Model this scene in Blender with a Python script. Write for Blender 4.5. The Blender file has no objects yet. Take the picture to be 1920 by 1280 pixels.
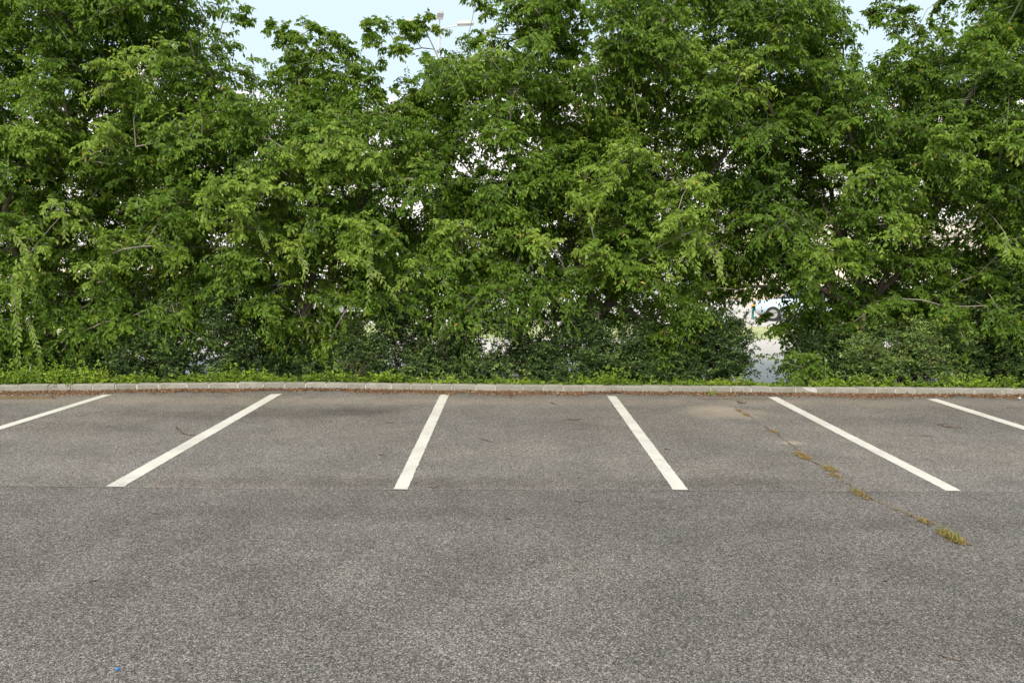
import bpy, bmesh, math, random
import numpy as np
from mathutils import Vector, Matrix

rng = np.random.default_rng(11)
random.seed(5)
scene = bpy.context.scene
COL = scene.collection

# ------------------------------------------------------------------ camera
F_PX, PITCH, YAW, ROLL, CAM_H = 1589.0, 0.09481, 0.01101, -0.00766, 1.95
W0, H0 = 1920.0, 1280.0

def cam_rows():
    c, s = math.cos(YAW), math.sin(YAW)
    R = np.array([[c, -s, 0], [s, c, 0], [0, 0, 1.0]])
    c, s = math.cos(PITCH), math.sin(PITCH)
    P = np.array([[1, 0, 0], [0, s, c], [0, c, -s]])      # rows: right, up, forward
    M = P @ R
    c, s = math.cos(ROLL), math.sin(ROLL)
    r, u, f = M
    return c * r - s * u, s * r + c * u, f
C_R, C_U, C_F = cam_rows()

def ray(u, v):
    return C_F + C_R * ((u - W0 / 2) / F_PX) + C_U * (-(v - H0 / 2) / F_PX)

def at(u, v, Y):
    """the point on a sight line at distance Y ahead of the photographer"""
    d = ray(u, v)
    return np.array([0, 0, CAM_H]) + d * (Y / d[1])

def on(u, v, z=0.0):
    """the point where a sight line meets the level z"""
    d = ray(u, v)
    return np.array([0, 0, CAM_H]) + d * ((z - CAM_H) / d[2])

cam_data = bpy.data.cameras.new('camera')
cam_data.sensor_width = 36.0
cam_data.lens = F_PX * 36.0 / W0
cam_data.clip_end = 3000
cam = bpy.data.objects.new('camera', cam_data)
mw = Matrix.Identity(4)
for i in range(3):
    mw[i][0], mw[i][1], mw[i][2] = C_R[i], C_U[i], -C_F[i]
mw[2][3] = CAM_H
cam.matrix_world = mw
COL.objects.link(cam)
scene.camera = cam

# ------------------------------------------------------------------ light
SUN_EL, SUN_AZ = math.radians(45), math.radians(200)     # azimuth clockwise from +Y
world = bpy.data.worlds.new('World')
scene.world = world
world.use_nodes = True
nt = world.node_tree
nt.nodes.clear()

class G:
    """short hand for node graphs"""
    def __init__(self, tree): self.t = tree
    def n(self, kind, **kw):
        nd = self.t.nodes.new(kind)
        for k, v in kw.items():
            if k.startswith('i_'):
                nd.inputs[k[2:].replace('_', ' ')].default_value = v
            else:
                setattr(nd, k, v)
        return nd
    def l(self, a, b): self.t.links.new(a, b)
    def put(self, sock, v):
        if isinstance(v, (int, float, tuple, list)): sock.default_value = v
        else: self.l(v, sock)
    def math(self, op, a, b=None, c=None, clamp=False):
        nd = self.n('ShaderNodeMath', operation=op, use_clamp=clamp)
        for i, v in enumerate((a, b, c)):
            if v is not None: self.put(nd.inputs[i], v)
        return nd.outputs[0]
    def vmath(self, op, a, b=None):
        nd = self.n('ShaderNodeVectorMath', operation=op)
        self.put(nd.inputs[0], a)
        if b is not None: self.put(nd.inputs[1], b)
        return nd.outputs['Value'] if op in ('LENGTH', 'DOT_PRODUCT') else nd.outputs[0]
    def noise(self, vec, scale, detail=3, rough=.55, dist=0.0):
        nd = self.n('ShaderNodeTexNoise')
        nd.inputs['Scale'].default_value = scale; nd.inputs['Detail'].default_value = detail
        nd.inputs['Roughness'].default_value = rough; nd.inputs['Distortion'].default_value = dist
        if vec is not None: self.l(vec, nd.inputs['Vector'])
        return nd.outputs[0]
    def step(self, x, lo, hi, a=0.0, b=1.0):
        nd = self.n('ShaderNodeMapRange', interpolation_type='SMOOTHSTEP')
        self.put(nd.inputs[0], x)
        for i, v in ((1, lo), (2, hi), (3, a), (4, b)): self.put(nd.inputs[i], v)
        return nd.outputs[0]
    def mix(self, f, a, b, mode='MIX'):
        nd = self.n('ShaderNodeMix', data_type='RGBA', blend_type=mode)
        self.put(nd.inputs[0], f)
        for k, v in ((6, a), (7, b)):
            if isinstance(v, tuple) and len(v) == 3: v = v + (1,)
            self.put(nd.inputs[k], v)
        return nd.outputs[2]
    def ramp(self, f, stops):
        nd = self.n('ShaderNodeValToRGB')
        els = nd.color_ramp.elements
        while len(els) < len(stops): els.new(.5)
        for e, (p, c) in zip(els, stops): e.position = p; e.color = tuple(c) + (1,)
        self.put(nd.inputs[0], f)
        return nd.outputs[0]

g = G(nt)
tc = g.n('ShaderNodeTexCoord')
sky = g.n('ShaderNodeTexSky', sky_type='NISHITA')
sky.sun_disc = False
sky.sun_elevation = SUN_EL
sky.sun_rotation = SUN_AZ
sky.air_density = 1.0; sky.dust_density = 2.0; sky.ozone_density = 1.0
sep = g.n('ShaderNodeSeparateXYZ'); g.l(tc.outputs['Generated'], sep.inputs[0])
elev = sep.outputs[2]
# thin bright veil over the whole sky, cumulus cloud low down and in loose heaps higher up
veil = g.mix(0.82, sky.outputs[0], (7.1, 8.5, 9.5))
squash = g.vmath('MULTIPLY', tc.outputs['Generated'], (1.0, 1.0, 2.2))
cl = g.noise(squash, 4.2, 7, .58, .25)
cover = g.step(elev, .08, .30, .45, -.14)
cmask = g.step(g.math('ADD', cl, cover), .60, .72)
ccol = g.mix(g.noise(squash, 9, 4), (9.2, 8.8, 8.8), (12.0, 11.3, 10.9))
skycol = g.mix(cmask, veil, ccol)
bg = g.n('ShaderNodeBackground'); bg.inputs['Strength'].default_value = 0.1
g.l(skycol, bg.inputs['Color'])
wo = g.n('ShaderNodeOutputWorld'); g.l(bg.outputs[0], wo.inputs[0])

sun_d = bpy.data.lights.new('sun', 'SUN')
sun_d.energy = 3.8; sun_d.angle = math.radians(25); sun_d.color = (1.0, .90, .75)
sun = bpy.data.objects.new('sun', sun_d)
sdir = Vector((math.sin(SUN_AZ) * math.cos(SUN_EL), math.cos(SUN_AZ) * math.cos(SUN_EL), math.sin(SUN_EL)))
sun.rotation_euler = sdir.to_track_quat('Z', 'Y').to_euler()
sun.location = sdir * 40
COL.objects.link(sun)

vs = scene.view_settings
vs.view_transform = 'Standard'; vs.look = 'None'; vs.exposure = 0.36; vs.gamma = 1.0; vs.use_curve_mapping = False
scene.render.engine = 'CYCLES'
scene.cycles.max_bounces = 6; scene.cycles.diffuse_bounces = 4; scene.cycles.transmission_bounces = 4; scene.cycles.glossy_bounces = 2
scene.cycles.transparent_max_bounces = 8

# ------------------------------------------------------------------ helpers
def tag(o, label=None, cat=None, group=None, kind=None):
    if label: o['label'] = label
    if cat: o['category'] = cat
    if group: o['group'] = group
    if kind: o['kind'] = kind
    return o

def empty(name, loc=(0, 0, 0), rz=0.0):
    o = bpy.data.objects.new(name, None)
    o.location = loc; o.rotation_euler = (0, 0, rz); o.empty_display_size = .2
    COL.objects.link(o)
    return o

def link(name, me, mat=None, parent=None, local=False):
    """parts built in world coordinates keep them (local=False) under an Empty without rotation"""
    o = bpy.data.objects.new(name, me)
    if mat is not None and not me.materials: me.materials.append(mat)
    COL.objects.link(o)
    if parent is not None:
        o.parent = parent
        if not local: o.location = -Vector(parent.location)
    return o

def mesh(name, V, Fa, attrs=None, smooth=False):
    """V (n,3), Fa (m,3) or (m,4) numpy"""
    V = np.ascontiguousarray(V, dtype=np.float32); Fa = np.ascontiguousarray(Fa, dtype=np.int32)
    me = bpy.data.meshes.new(name)
    m, k = Fa.shape
    me.vertices.add(len(V)); me.vertices.foreach_set('co', V.ravel())
    me.loops.add(m * k); me.loops.foreach_set('vertex_index', Fa.ravel())
    me.polygons.add(m); me.polygons.foreach_set('loop_start', np.arange(0, m * k, k, dtype=np.int32))
    me.polygons.foreach_set('use_smooth', np.full(m, smooth, dtype=bool))
    for kx, a in (attrs or {}).items():
        at_ = me.attributes.new(kx, 'FLOAT', 'POINT')
        at_.data.foreach_set('value', np.ascontiguousarray(a, dtype=np.float32))
    me.update(calc_edges=True)
    me.validate()
    return me

def bm_mesh(bm, name, smooth=False):
    me = bpy.data.meshes.new(name)
    bm.normal_update(); bm.to_mesh(me); bm.free()
    if smooth:
        for p in me.polygons: p.use_smooth = True
    return me

def box(bm, lo, hi, bev=0.0):
    v = bmesh.ops.create_cube(bm, size=1.0)['verts']
    for q in v:
        q.co = Vector([lo[i] + (q.co[i] + .5) * (hi[i] - lo[i]) for i in range(3)])
    if bev:
        es = list({e for q in v for e in q.link_edges})
        bmesh.ops.bevel(bm, geom=es, offset=bev, segments=1, profile=.5, affect='EDGES')

def tube_arrays(pts, rad, sides=6, twist=0.0):
    """one tapered tube along pts"""
    pts = np.asarray(pts, float); rad = np.asarray(rad, float)
    n = len(pts)
    T = np.gradient(pts, axis=0); T /= np.linalg.norm(T, axis=1)[:, None] + 1e-9
    ref = np.array([0.31, .95, .05]) if abs(T[0][1]) < .8 else np.array([1., 0, 0])
    A = np.cross(T, ref); A /= np.linalg.norm(A, axis=1)[:, None] + 1e-9
    B = np.cross(T, A)
    th = np.arange(sides) / sides * 2 * np.pi + twist
    V = pts[:, None, :] + rad[:, None, None] * (np.cos(th)[None, :, None] * A[:, None, :] + np.sin(th)[None, :, None] * B[:, None, :])
    V = V.reshape(-1, 3)
    i = np.arange(n - 1)[:, None] * sides; j = np.arange(sides)[None, :]; k = (j + 1) % sides
    Fq = np.stack([i + j, i + k, i + sides + k, i + sides + j], -1).reshape(-1, 4)
    return V, Fq

def join(parts):
    Vs, Fs, o = [], [], 0
    for V, Fa in parts:
        Vs.append(V); Fs.append(Fa + o); o += len(V)
    return np.concatenate(Vs), np.concatenate(Fs)

def material(name):
    m = bpy.data.materials.new(name); m.use_nodes = True
    t = m.node_tree; t.nodes.clear()
    gg = G(t)
    out = gg.n('ShaderNodeOutputMaterial')
    return m, gg, out

def plain(name, col, rough=.6, metal=0.0, var=.12, scale=6.0, spec=.4, bump=0.0):
    m, q, out = material(name)
    b = q.n('ShaderNodeBsdfPrincipled')
    geo = q.n('ShaderNodeNewGeometry')
    f = q.noise(geo.outputs['Position'], scale, 5, .6)
    c = q.mix(f, tuple(x * (1 - var * 1.6) for x in col), tuple(min(1, x * (1 + var * 1.6)) for x in col))
    q.l(c, b.inputs['Base Color'])
    b.inputs['Roughness'].default_value = rough; b.inputs['Metallic'].default_value = metal
    b.inputs['Specular IOR Level'].default_value = spec
    if bump:
        bp = q.n('ShaderNodeBump'); bp.inputs['Strength'].default_value = bump; bp.inputs['Distance'].default_value = .01
        q.l(f, bp.inputs['Height']); q.l(bp.outputs[0], b.inputs['Normal'])
    q.l(b.outputs[0], out.inputs[0])
    return m

# ------------------------------------------------------------------ materials
def asphalt(name, base, warm, stains=(), dust=()):
    m, q, out = material(name)
    geo = q.n('ShaderNodeNewGeometry'); P = geo.outputs['Position']
    vo = q.n('ShaderNodeTexVoronoi'); vo.inputs['Scale'].default_value = 175; q.l(P, vo.inputs['Vector'])
    sp = q.n('ShaderNodeSeparateColor'); q.l(vo.outputs['Color'], sp.inputs[0])
    vo2 = q.n('ShaderNodeTexVoronoi'); vo2.inputs['Scale'].default_value = 95; q.l(P, vo2.inputs['Vector'])
    sp2 = q.n('ShaderNodeSeparateColor'); q.l(vo2.outputs['Color'], sp2.inputs[0])
    # stones of many greys in a dark binder
    stone = q.ramp(sp.outputs[0], [(0, (.34,) * 3), (.30, (.66,) * 3), (.62, (1.02,) * 3), (.86, (1.42,) * 3), (1, (1.95,) * 3)])
    stone2 = q.ramp(sp2.outputs[1], [(0, (.54,) * 3), (.5, (.96,) * 3), (1, (1.60,) * 3)])
    grain = q.mix(1.0, stone, stone2, 'MULTIPLY')
    gap = q.step(vo.outputs['Distance'], .42, .78, 1.0, .45)
    grain = q.mix(1.0, grain, gap, 'MULTIPLY')
    mid = q.step(q.noise(P, 34, 3, .6), .25, .75, .90, 1.10)
    low = q.step(q.noise(P, 1.6, 5, .62), .25, .75, .86, 1.14)
    big = q.step(q.noise(P, .34, 4, .6, .4), .3, .7, .88, 1.12)
    tone = q.math('MULTIPLY', q.math('MULTIPLY', mid, low), big)
    col = q.mix(q.step(q.noise(P, .55, 4), .35, .65), base, warm)
    fr = q.math('MULTIPLY', sp.outputs[1], .5)
    col = q.mix(fr, col, q.mix(1.0, col, (1.16, 1.0, .84), 'MULTIPLY'))
    col = q.mix(1.0, col, grain, 'MULTIPLY')
    col = q.mix(1.0, col, tone, 'MULTIPLY')
    wob = q.noise(P, 2.2, 5, .7, .5)
    def spot(cx, cy, rx, ry, soft=.5):
        d = q.vmath('MULTIPLY', q.vmath('SUBTRACT', P, (cx, cy, 0.0)), (1 / rx, 1 / ry, 0.0))
        L = q.vmath('LENGTH', d)
        L = q.math('ADD', L, q.math('MULTIPLY', q.math('SUBTRACT', wob, .5), 1.5))
        return q.step(L, 1.0, 1.0 - soft)
    for cx, cy, rx, ry, s in stains:
        k = spot(cx, cy, rx, ry, .8)
        col = q.mix(q.math('MULTIPLY', k, s * .66), col, q.mix(1.0, col, (.50, .48, .46), 'MULTIPLY'))
    for cx, cy, rx, ry, s, dc in dust:
        k = spot(cx, cy, rx, ry, .9)
        k = q.math('MULTIPLY', k, q.step(sp2.outputs[2], .0, 1.0, .55, 1.0))
        col = q.mix(q.math('MULTIPLY', k, s), col, dc)
    b = q.n('ShaderNodeBsdfPrincipled')
    q.l(col, b.inputs['Base Color'])
    b.inputs['Roughness'].default_value = .82
    b.inputs['Specular IOR Level'].default_value = .35
    bp = q.n('ShaderNodeBump'); bp.inputs['Strength'].default_value = .55; bp.inputs['Distance'].default_value = .005
    hh = q.math('SUBTRACT', q.math('MULTIPLY', sp.outputs[0], .6), vo.outputs['Distance'])
    q.l(hh, bp.inputs['Height']); q.l(bp.outputs[0], b.inputs['Normal'])
    q.l(b.outputs[0], out.inputs[0])
    return m

def sp_(u, v, rx, ry, s):
    """a mark on the car park surface: centre from the sight line, size in metres"""
    p = on(u, v)
    return (p[0], p[1], rx, ry, s)

M_AISLE = asphalt('asphalt aisle', (.161, .153, .147), (.171, .160, .151),
                  stains=[(-1.0, 6.4, 2.8, .25, .4), (3.4, 6.2, 2.0, .35, .45), (2.0, 4.4, 1.6, .6, .25), (-3.2, 5.2, 1.3, .5, .2)])
SAND = (.36, .30, .23)
M_BAYS = asphalt('asphalt bays', (.190, .180, .169), (.201, .187, .171),
                 stains=[sp_(325, 778, 1.5, .62, .75), sp_(130, 800, 1.3, .5, .5), sp_(580, 772, 1.7, .62, .85), sp_(690, 768, .9, .5, .6),
                         sp_(1010, 800, 1.3, .6, .4), sp_(1300, 775, 1.0, .4, .35), sp_(1640, 790, 1.3, .5, .45),
                         sp_(960, 905, 3.5, .30, .55), sp_(400, 905, 2.5, .25, .4), sp_(1736, 817, .14, .09, 1.3),
                         sp_(1370, 905, .9, .3, .4)],
                 dust=[sp_(1360, 775, .85, .55, .75) + (SAND,), sp_(1330, 765, .5, .35, .6) + (SAND,), sp_(1485, 830, .18, .16, .9) + (SAND,),
                       sp_(200, 750, 6.0, .55, .35) + (SAND,), sp_(1000, 752, 6.0, .55, .30) + (SAND,), sp_(1750, 756, 5.0, .5, .30) + (SAND,)])
M_BINDER = plain('dark joint filler', (.045, .038, .032), .9, var=.4, scale=30)

def paint_mat():
    m, q, out = material('worn road paint')
    geo = q.n('ShaderNodeNewGeometry'); P = geo.outputs['Position']
    a = q.noise(P, 2.0, 5, .65); b_ = q.noise(P, 60, 4, .7); c_ = q.noise(P, 240, 2)
    col = q.mix(q.step(a, .35, .7), (.62, .59, .53), (.53, .505, .45))
    vo = q.n('ShaderNodeTexVoronoi'); vo.inputs['Scale'].default_value = 80; q.l(P, vo.inputs['Vector'])
    worn = q.step(q.math('ADD', b_, q.math('MULTIPLY', q.math('SUBTRACT', a, .5), .5)), .58, .70)
    col = q.mix(q.math('MULTIPLY', worn, .75), col, (.27, .255, .23))
    col = q.mix(q.step(vo.outputs['Distance'], .35, .8, 0, .22), col, (.30, .29, .27))
    cr = q.n('ShaderNodeTexVoronoi', feature='DISTANCE_TO_EDGE'); cr.inputs['Scale'].default_value = 1.7
    q.l(q.vmath('ADD', P, q.n('ShaderNodeCombineXYZ').outputs[0]), cr.inputs['Vector'])
    col = q.mix(q.step(cr.outputs['Distance'], 0.004, .001, 0, .15), col, (.2, .19, .17))
    b = q.n('ShaderNodeBsdfPrincipled'); q.l(col, b.inputs['Base Color'])
    b.inputs['Roughness'].default_value = .7
    bp = q.n('ShaderNodeBump'); bp.inputs['Strength'].default_value = .35; bp.inputs['Distance'].default_value = .004
    q.l(q.math('SUBTRACT', 1.0, vo.outputs['Distance']), bp.inputs['Height']); q.l(bp.outputs[0], b.inputs['Normal'])
    q.l(b.outputs[0], out.inputs[0])
    return m
M_PAINT = paint_mat()

def kerb_mat():
    m, q, out = material('kerb concrete')
    geo = q.n('ShaderNodeNewGeometry'); P = geo.outputs['Position']
    oi = q.n('ShaderNodeObjectInfo')
    col = q.mix(oi.outputs['Random'], (.225, .218, .19), (.31, .30, .265))
    col = q.mix(q.step(q.noise(P, 7, 6, .7), .35, .75), col, (.19, .185, .15))
    col = q.mix(q.step(q.noise(P, 16, 5, .7), .55, .72, 0, .65), col, (.13, .13, .10))
    col = q.mix(q.step(q.noise(P, 300, 2), .5, .75, 0, .35), col, (.47, .45, .42))
    b = q.n('ShaderNodeBsdfPrincipled'); q.l(col, b.inputs['Base Color']); b.inputs['Roughness'].default_value = .9
    bp = q.n('ShaderNodeBump'); bp.inputs['Strength'].default_value = .4; bp.inputs['Distance'].default_value = .004
    q.l(q.noise(P, 90, 4), bp.inputs['Height']); q.l(bp.outputs[0], b.inputs['Normal'])
    q.l(b.outputs[0], out.inputs[0])
    return m
M_KERB = kerb_mat()
M_MORTAR = plain('pale mortar', (.46, .45, .42), .95, var=.2, scale=40)
M_SOIL = plain('soil with dead leaves', (.085, .060, .040), .95, var=.5, scale=18, bump=.8)
M_LOT = plain('pale far paving', (.48, .445, .41), .9, var=.08, scale=.4)
M_GROUND = plain('distant ground', (.34, .33, .31), .95, var=.1, scale=.05)
M_LAWN = plain('sunlit lawn', (.33, .35, .16), .9, var=.35, scale=1.3)
M_BARK = plain('grey brown bark', (.105, .085, .066), .9, var=.4, scale=26, bump=.9)
M_BRANCH = plain('grey twig bark', (.24, .22, .19), .85, var=.35, scale=40)
M_STEM = plain('shrub stem', (.09, .065, .045), .85, var=.3, scale=40)
M_STAKE = plain('weathered wood stake', (.34, .27, .20), .85, var=.3, scale=30)
M_POLE = plain('galvanised pole', (.55, .57, .60), .5, metal=.2, var=.06)
M_LAMP = plain('lamp housing', (.42, .42, .43), .5, var=.06)
M_LENS = plain('lamp lens', (.62, .63, .62), .2, var=.03)
M_WALL = plain('cream render', (.66, .61, .52), .85, var=.06, scale=.6)
M_PLINTH = plain('tan plinth', (.50, .40, .29), .85, var=.1, scale=.8)
M_LEDGE = plain('grey ledge', (.33, .31, .29), .6, var=.1)
M_GLASS = plain('dark window glass', (.03, .04, .05), .08, var=.05, spec=.7)
M_TYRE = plain('tyre rubber', (.02, .02, .02), .8)
M_RIM = plain('wheel rim', (.45, .46, .48), .35, metal=.7)
M_TEAL = plain('teal painted post', (.03, .24, .22), .5, var=.1)
M_ORANGE = plain('orange reflector cap', (.75, .33, .03), .45, var=.05)
M_BLUE = plain('blue plastic', (.02, .17, .42), .4, var=.05)

def leaf_mat(name, stops, rough=.45, trans=.34, spec=.45):
    m, q, out = material(name)
    a = q.n('ShaderNodeAttribute', attribute_name='tint')
    col = q.ramp(a.outputs['Fac'], stops)
    geo = q.n('ShaderNodeNewGeometry')
    col = q.mix(q.step(q.noise(geo.outputs['Position'], 45, 2), .3, .7, 0, .35), col, q.mix(1.0, col, (.72, .78, .62), 'MULTIPLY'))
    b = q.n('ShaderNodeBsdfPrincipled'); q.l(col, b.inputs['Base Color'])
    b.inputs['Roughness'].default_value = rough; b.inputs['Specular IOR Level'].default_value = spec
    t = q.n('ShaderNodeBsdfTranslucent'); q.l(q.mix(1.0, col, (1.25, 1.2, .55), 'MULTIPLY'), t.inputs[0])
    mx = q.n('ShaderNodeMixShader'); mx.inputs[0].default_value = trans
    q.l(b.outputs[0], mx.inputs[1]); q.l(t.outputs[0], mx.inputs[2]); q.l(mx.outputs[0], out.inputs[0])
    return m
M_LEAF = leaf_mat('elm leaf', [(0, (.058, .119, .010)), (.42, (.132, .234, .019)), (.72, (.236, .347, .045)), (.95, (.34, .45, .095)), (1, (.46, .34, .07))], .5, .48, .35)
M_SHRUB = leaf_mat('shrub leaf', [(0, (.030, .068, .019)), (.5, (.070, .130, .031)), (.8, (.15, .24, .056)), (1, (.30, .41, .10))], .40, .25)
M_COVER = leaf_mat('ground cover leaf', [(0, (.075, .14, .010)), (.5, (.19, .30, .022)), (1, (.36, .46, .055))], .5, .30)
M_GRASS = leaf_mat('grass blade', [(0, (.26, .14, .055)), (.45, (.42, .27, .10)), (.6, (.16, .22, .04)), (1, (.09, .19, .025))], .6, .25)
M_LITTER = leaf_mat('dead leaf', [(0, (.06, .036, .022)), (.35, (.19, .10, .052)), (.7, (.34, .20, .11)), (1, (.58, .47, .33))], .75, .08)
M_DEADTWIG = plain('dead twig', (.10, .055, .026), .8, var=.4, scale=60)

# ------------------------------------------------------------------ ground, car park, kerb
def interp(tbl, x):
    xs, ys = zip(*tbl)
    return np.interp(x, xs, ys)

LOW = -0.5
def sheet(name, x0, x1, y0, y1, z, mat, nx=2):
    xs = np.linspace(x0, x1, nx)
    V = np.concatenate([np.c_[xs, np.full(nx, y0), np.full(nx, z)], np.c_[xs, np.full(nx, y1), np.full(nx, z)]])
    i = np.arange(nx - 1)
    return link(name, mesh(name, V, np.c_[i, i + 1, nx + i + 1, nx + i]), mat)

def strip(name, xs, ya, yb, z, mat, parent=None):
    n = len(xs)
    V = np.concatenate([np.c_[xs, ya, np.full(n, z)], np.c_[xs, yb, np.full(n, z)]])
    i = np.arange(n - 1)
    return link(name, mesh(name, V, np.c_[i, i + 1, n + i + 1, n + i]), mat, parent)

tag(sheet('ground', -1500, 1500, -300, 2500, LOW - .1, M_GROUND), kind='structure')
tag(sheet('far_car_park', -90, 90, 16.0, 58, LOW, M_LOT), kind='structure')
tag(sheet('lawn', -80, 80, 27.0, 32.5, LOW + .006, M_LAWN), kind='structure')
tag(sheet('car_park_base', -32, 32, -28, 12.9, -.009, M_BINDER), kind='structure')

# the joint between driving aisle and bays
SEAM = [on(u, v)[:2] for u, v in ((-250, 909), (0, 911.5), (215, 914), (480, 916.5), (750, 918.5), (1020, 919.2), (1275, 919.8), (1540, 921), (1790, 922), (2150, 924))]
KERB = [on(u, v)[:2] for u, v in ((-300, 738), (-120, 737), (0, 736), (130, 735), (260, 732.6), (400, 731.2), (560, 730.7), (640, 731.2), (800, 733.6), (960, 735.6), (1280, 737.4), (1600, 740), (1920, 742), (2200, 743.5))]
def seam_y(x): return interp(SEAM, x)
def kerb_y(x):
    # smoothed polyline
    return sum(interp(KERB, x + d) for d in (-.5, -.25, 0, .25, .5)) / 5
xs = np.linspace(-31, 31, 621)
jit = np.convolve(rng.normal(0, .012, len(xs) + 8), np.ones(9) / 9, 'valid')
sy = seam_y(xs) + jit
jit2 = .0022 + np.convolve(rng.normal(0, .006, len(xs) + 4), np.ones(5) / 5, 'valid')
tag(strip('driving_aisle', xs, np.full_like(xs, -27), sy - np.clip(jit2, -.001, .004), 0.0, M_AISLE), kind='structure')
bays = tag(strip('parking_bays', xs, sy + .0005, kerb_y(xs) + .03, 0.0015, M_BAYS), kind='structure')

def painted(near, far):
    """white bay line from its four corners on the asphalt; edges a little uneven"""
    a0, a1 = on(*near[0]), on(*near[1]); b0, b1 = on(*far[0]), on(*far[1])
    n = 130
    t = np.linspace(0, 1, n)[:, None]
    Lf = a0 + (b0 - a0) * t; Rt = a1 + (b1 - a1) * t
    ax = (a1 - a0) / np.linalg.norm(a1 - a0)
    Lf = Lf + ax * rng.normal(0, .0019, (n, 1)); Rt = Rt + ax * rng.normal(0, .0019, (n, 1))
    V = np.concatenate([Lf, Rt]); V[:, 2] = .0058
    i = np.arange(n - 1)
    return link('painted_line', mesh('painted_line', V, np.c_[i, n + i, n + i + 1, i + 1]), M_PAINT, bays)
painted(((-345, 905), (-316, 905)), ((192, 740.5), (211, 740.0)))
painted(((198, 912.5), (231, 913.2)), ((508, 739.5), (529, 738.5)))
painted(((738, 917.5), (764, 918)), ((825.5, 740), (842, 740)))
painted(((1262, 918.5), (1290, 918.8)), ((1138, 742.5), (1155, 743)))
painted(((1774, 920.5), (1803, 920.8)), ((1440, 745), (1457, 744.6)))
painted(((2293, 925), (2322, 925)), ((1738, 748.5), (1756, 747.8)))

# kerb of short concrete stones
kerb = tag(empty('kerb'), kind='structure')
KH = .105; KW = .135
def kerb_frame(x):
    d = .05
    t = np.array([2 * d, kerb_y(x + d) - kerb_y(x - d)]); t /= np.linalg.norm(t)
    return np.array([x, kerb_y(x)]), t
stone_me = []
for k in range(6):
    bm = bmesh.new()
    box(bm, (0, 0, -.06), (1, KW, KH), .009)
    for v in bm.verts:
        v.co += Vector((0, random.gauss(0, .0016), random.gauss(0, .0018) if v.co.z > 0 else 0))
    me_ = bm_mesh(bm, 'kerb_stone'); me_.materials.append(M_KERB); stone_me.append(me_)
chip = bmesh.new()                                              # the broken stone: its right end is split off on a slant
pr = [(0, 0, -.06), (1, 0, -.06), (1, 0, .035), (.55, 0, .062), (.42, 0, KH - .012), (.30, 0, KH), (0, 0, KH)]
f0 = [chip.verts.new(p) for p in pr]; f1 = [chip.verts.new((p[0] - (.06 if p[0] > .35 else 0), KW, p[2])) for p in pr]
chip.faces.new(f0); chip.faces.new(f1[::-1])
for i in range(len(pr)): chip.faces.new((f0[i], f1[i], f1[(i + 1) % len(pr)], f0[(i + 1) % len(pr)]))
bmesh.ops.recalc_face_normals(chip, faces=chip.faces)
chip_me = bm_mesh(chip, 'kerb_stone'); chip_me.materials.append(M_KERB)
x = -10.2
x_break = on(1497, 735)[0]
while x < 10.4:
    w = random.uniform(.285, .315) if random.random() > .12 else random.uniform(.36, .42)
    (p, t) = kerb_frame(x)
    broken = x <= x_break < x + w
    o = bpy.data.objects.new('kerb_stone', chip_me if broken else random.choice(stone_me))
    COL.objects.link(o); o.parent = kerb
    o.location = (p[0], p[1] + random.gauss(0, .003), random.gauss(0, .0025))
    o.rotation_euler = (0, random.gauss(0, .004), math.atan2(t[1], t[0]) + random.gauss(0, .006))
    o.scale = (w - random.uniform(.009, .014), 1, 1)
    if broken:
        tag(o, 'broken kerb stone with its end split off on a slant')
    x += w
xk = np.linspace(-10.2, 10.5, 240)
yk = kerb_y(xk)
Vm = []
for dy, dz in ((.006, -.06), (.006, KH - .012), (KW - .012, KH - .012), (KW - .012, -.06)):
    Vm.append(np.c_[xk, yk + dy, np.full(len(xk), dz)])
Vm = np.stack(Vm, 1).reshape(-1, 3)
i = np.arange(len(xk) - 1)[:, None] * 4; j = np.arange(3)[None, :]
link('mortar_joint', mesh('mortar_joint', Vm, np.stack([i + j, i + 4 + j, i + 5 + j, i + 1 + j], -1).reshape(-1, 4)), M_MORTAR, kerb)

# planting strip falling away behind the kerb
def strip_z(x, y):
    back = y - (kerb_y(x) + KW)
    z = .075 - .125 * np.clip(back, 0, None) - .03 * np.clip(back - 2, 0, None)
    return np.maximum(z, LOW - .06)
gx = np.linspace(-16, 16, 260); gt = np.linspace(0, 1, 50)
GX, GT = np.meshgrid(gx, gt)
y0_ = kerb_y(GX) + KW - .012
GY = y0_ + GT * (18.2 - y0_)
from_noise = rng.normal(0, .010, GX.shape)
GZ = strip_z(GX, GY) + np.where(GT > .02, from_noise, 0)
idx = np.arange(GX.size).reshape(GX.shape)
Fg = np.stack([idx[:-1, :-1], idx[:-1, 1:], idx[1:, 1:], idx[1:, :-1]], -1).reshape(-1, 4)
tag(link('planting_strip', mesh('planting_strip', np.c_[GX.ravel(), GY.ravel(), GZ.ravel()], Fg, smooth=True), M_SOIL), kind='structure')

# ------------------------------------------------------------------ foliage machinery
UP = np.array([0, 0, 1.0])
def norm(a): return a / (np.linalg.norm(a, axis=-1, keepdims=True) + 1e-9)

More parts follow.
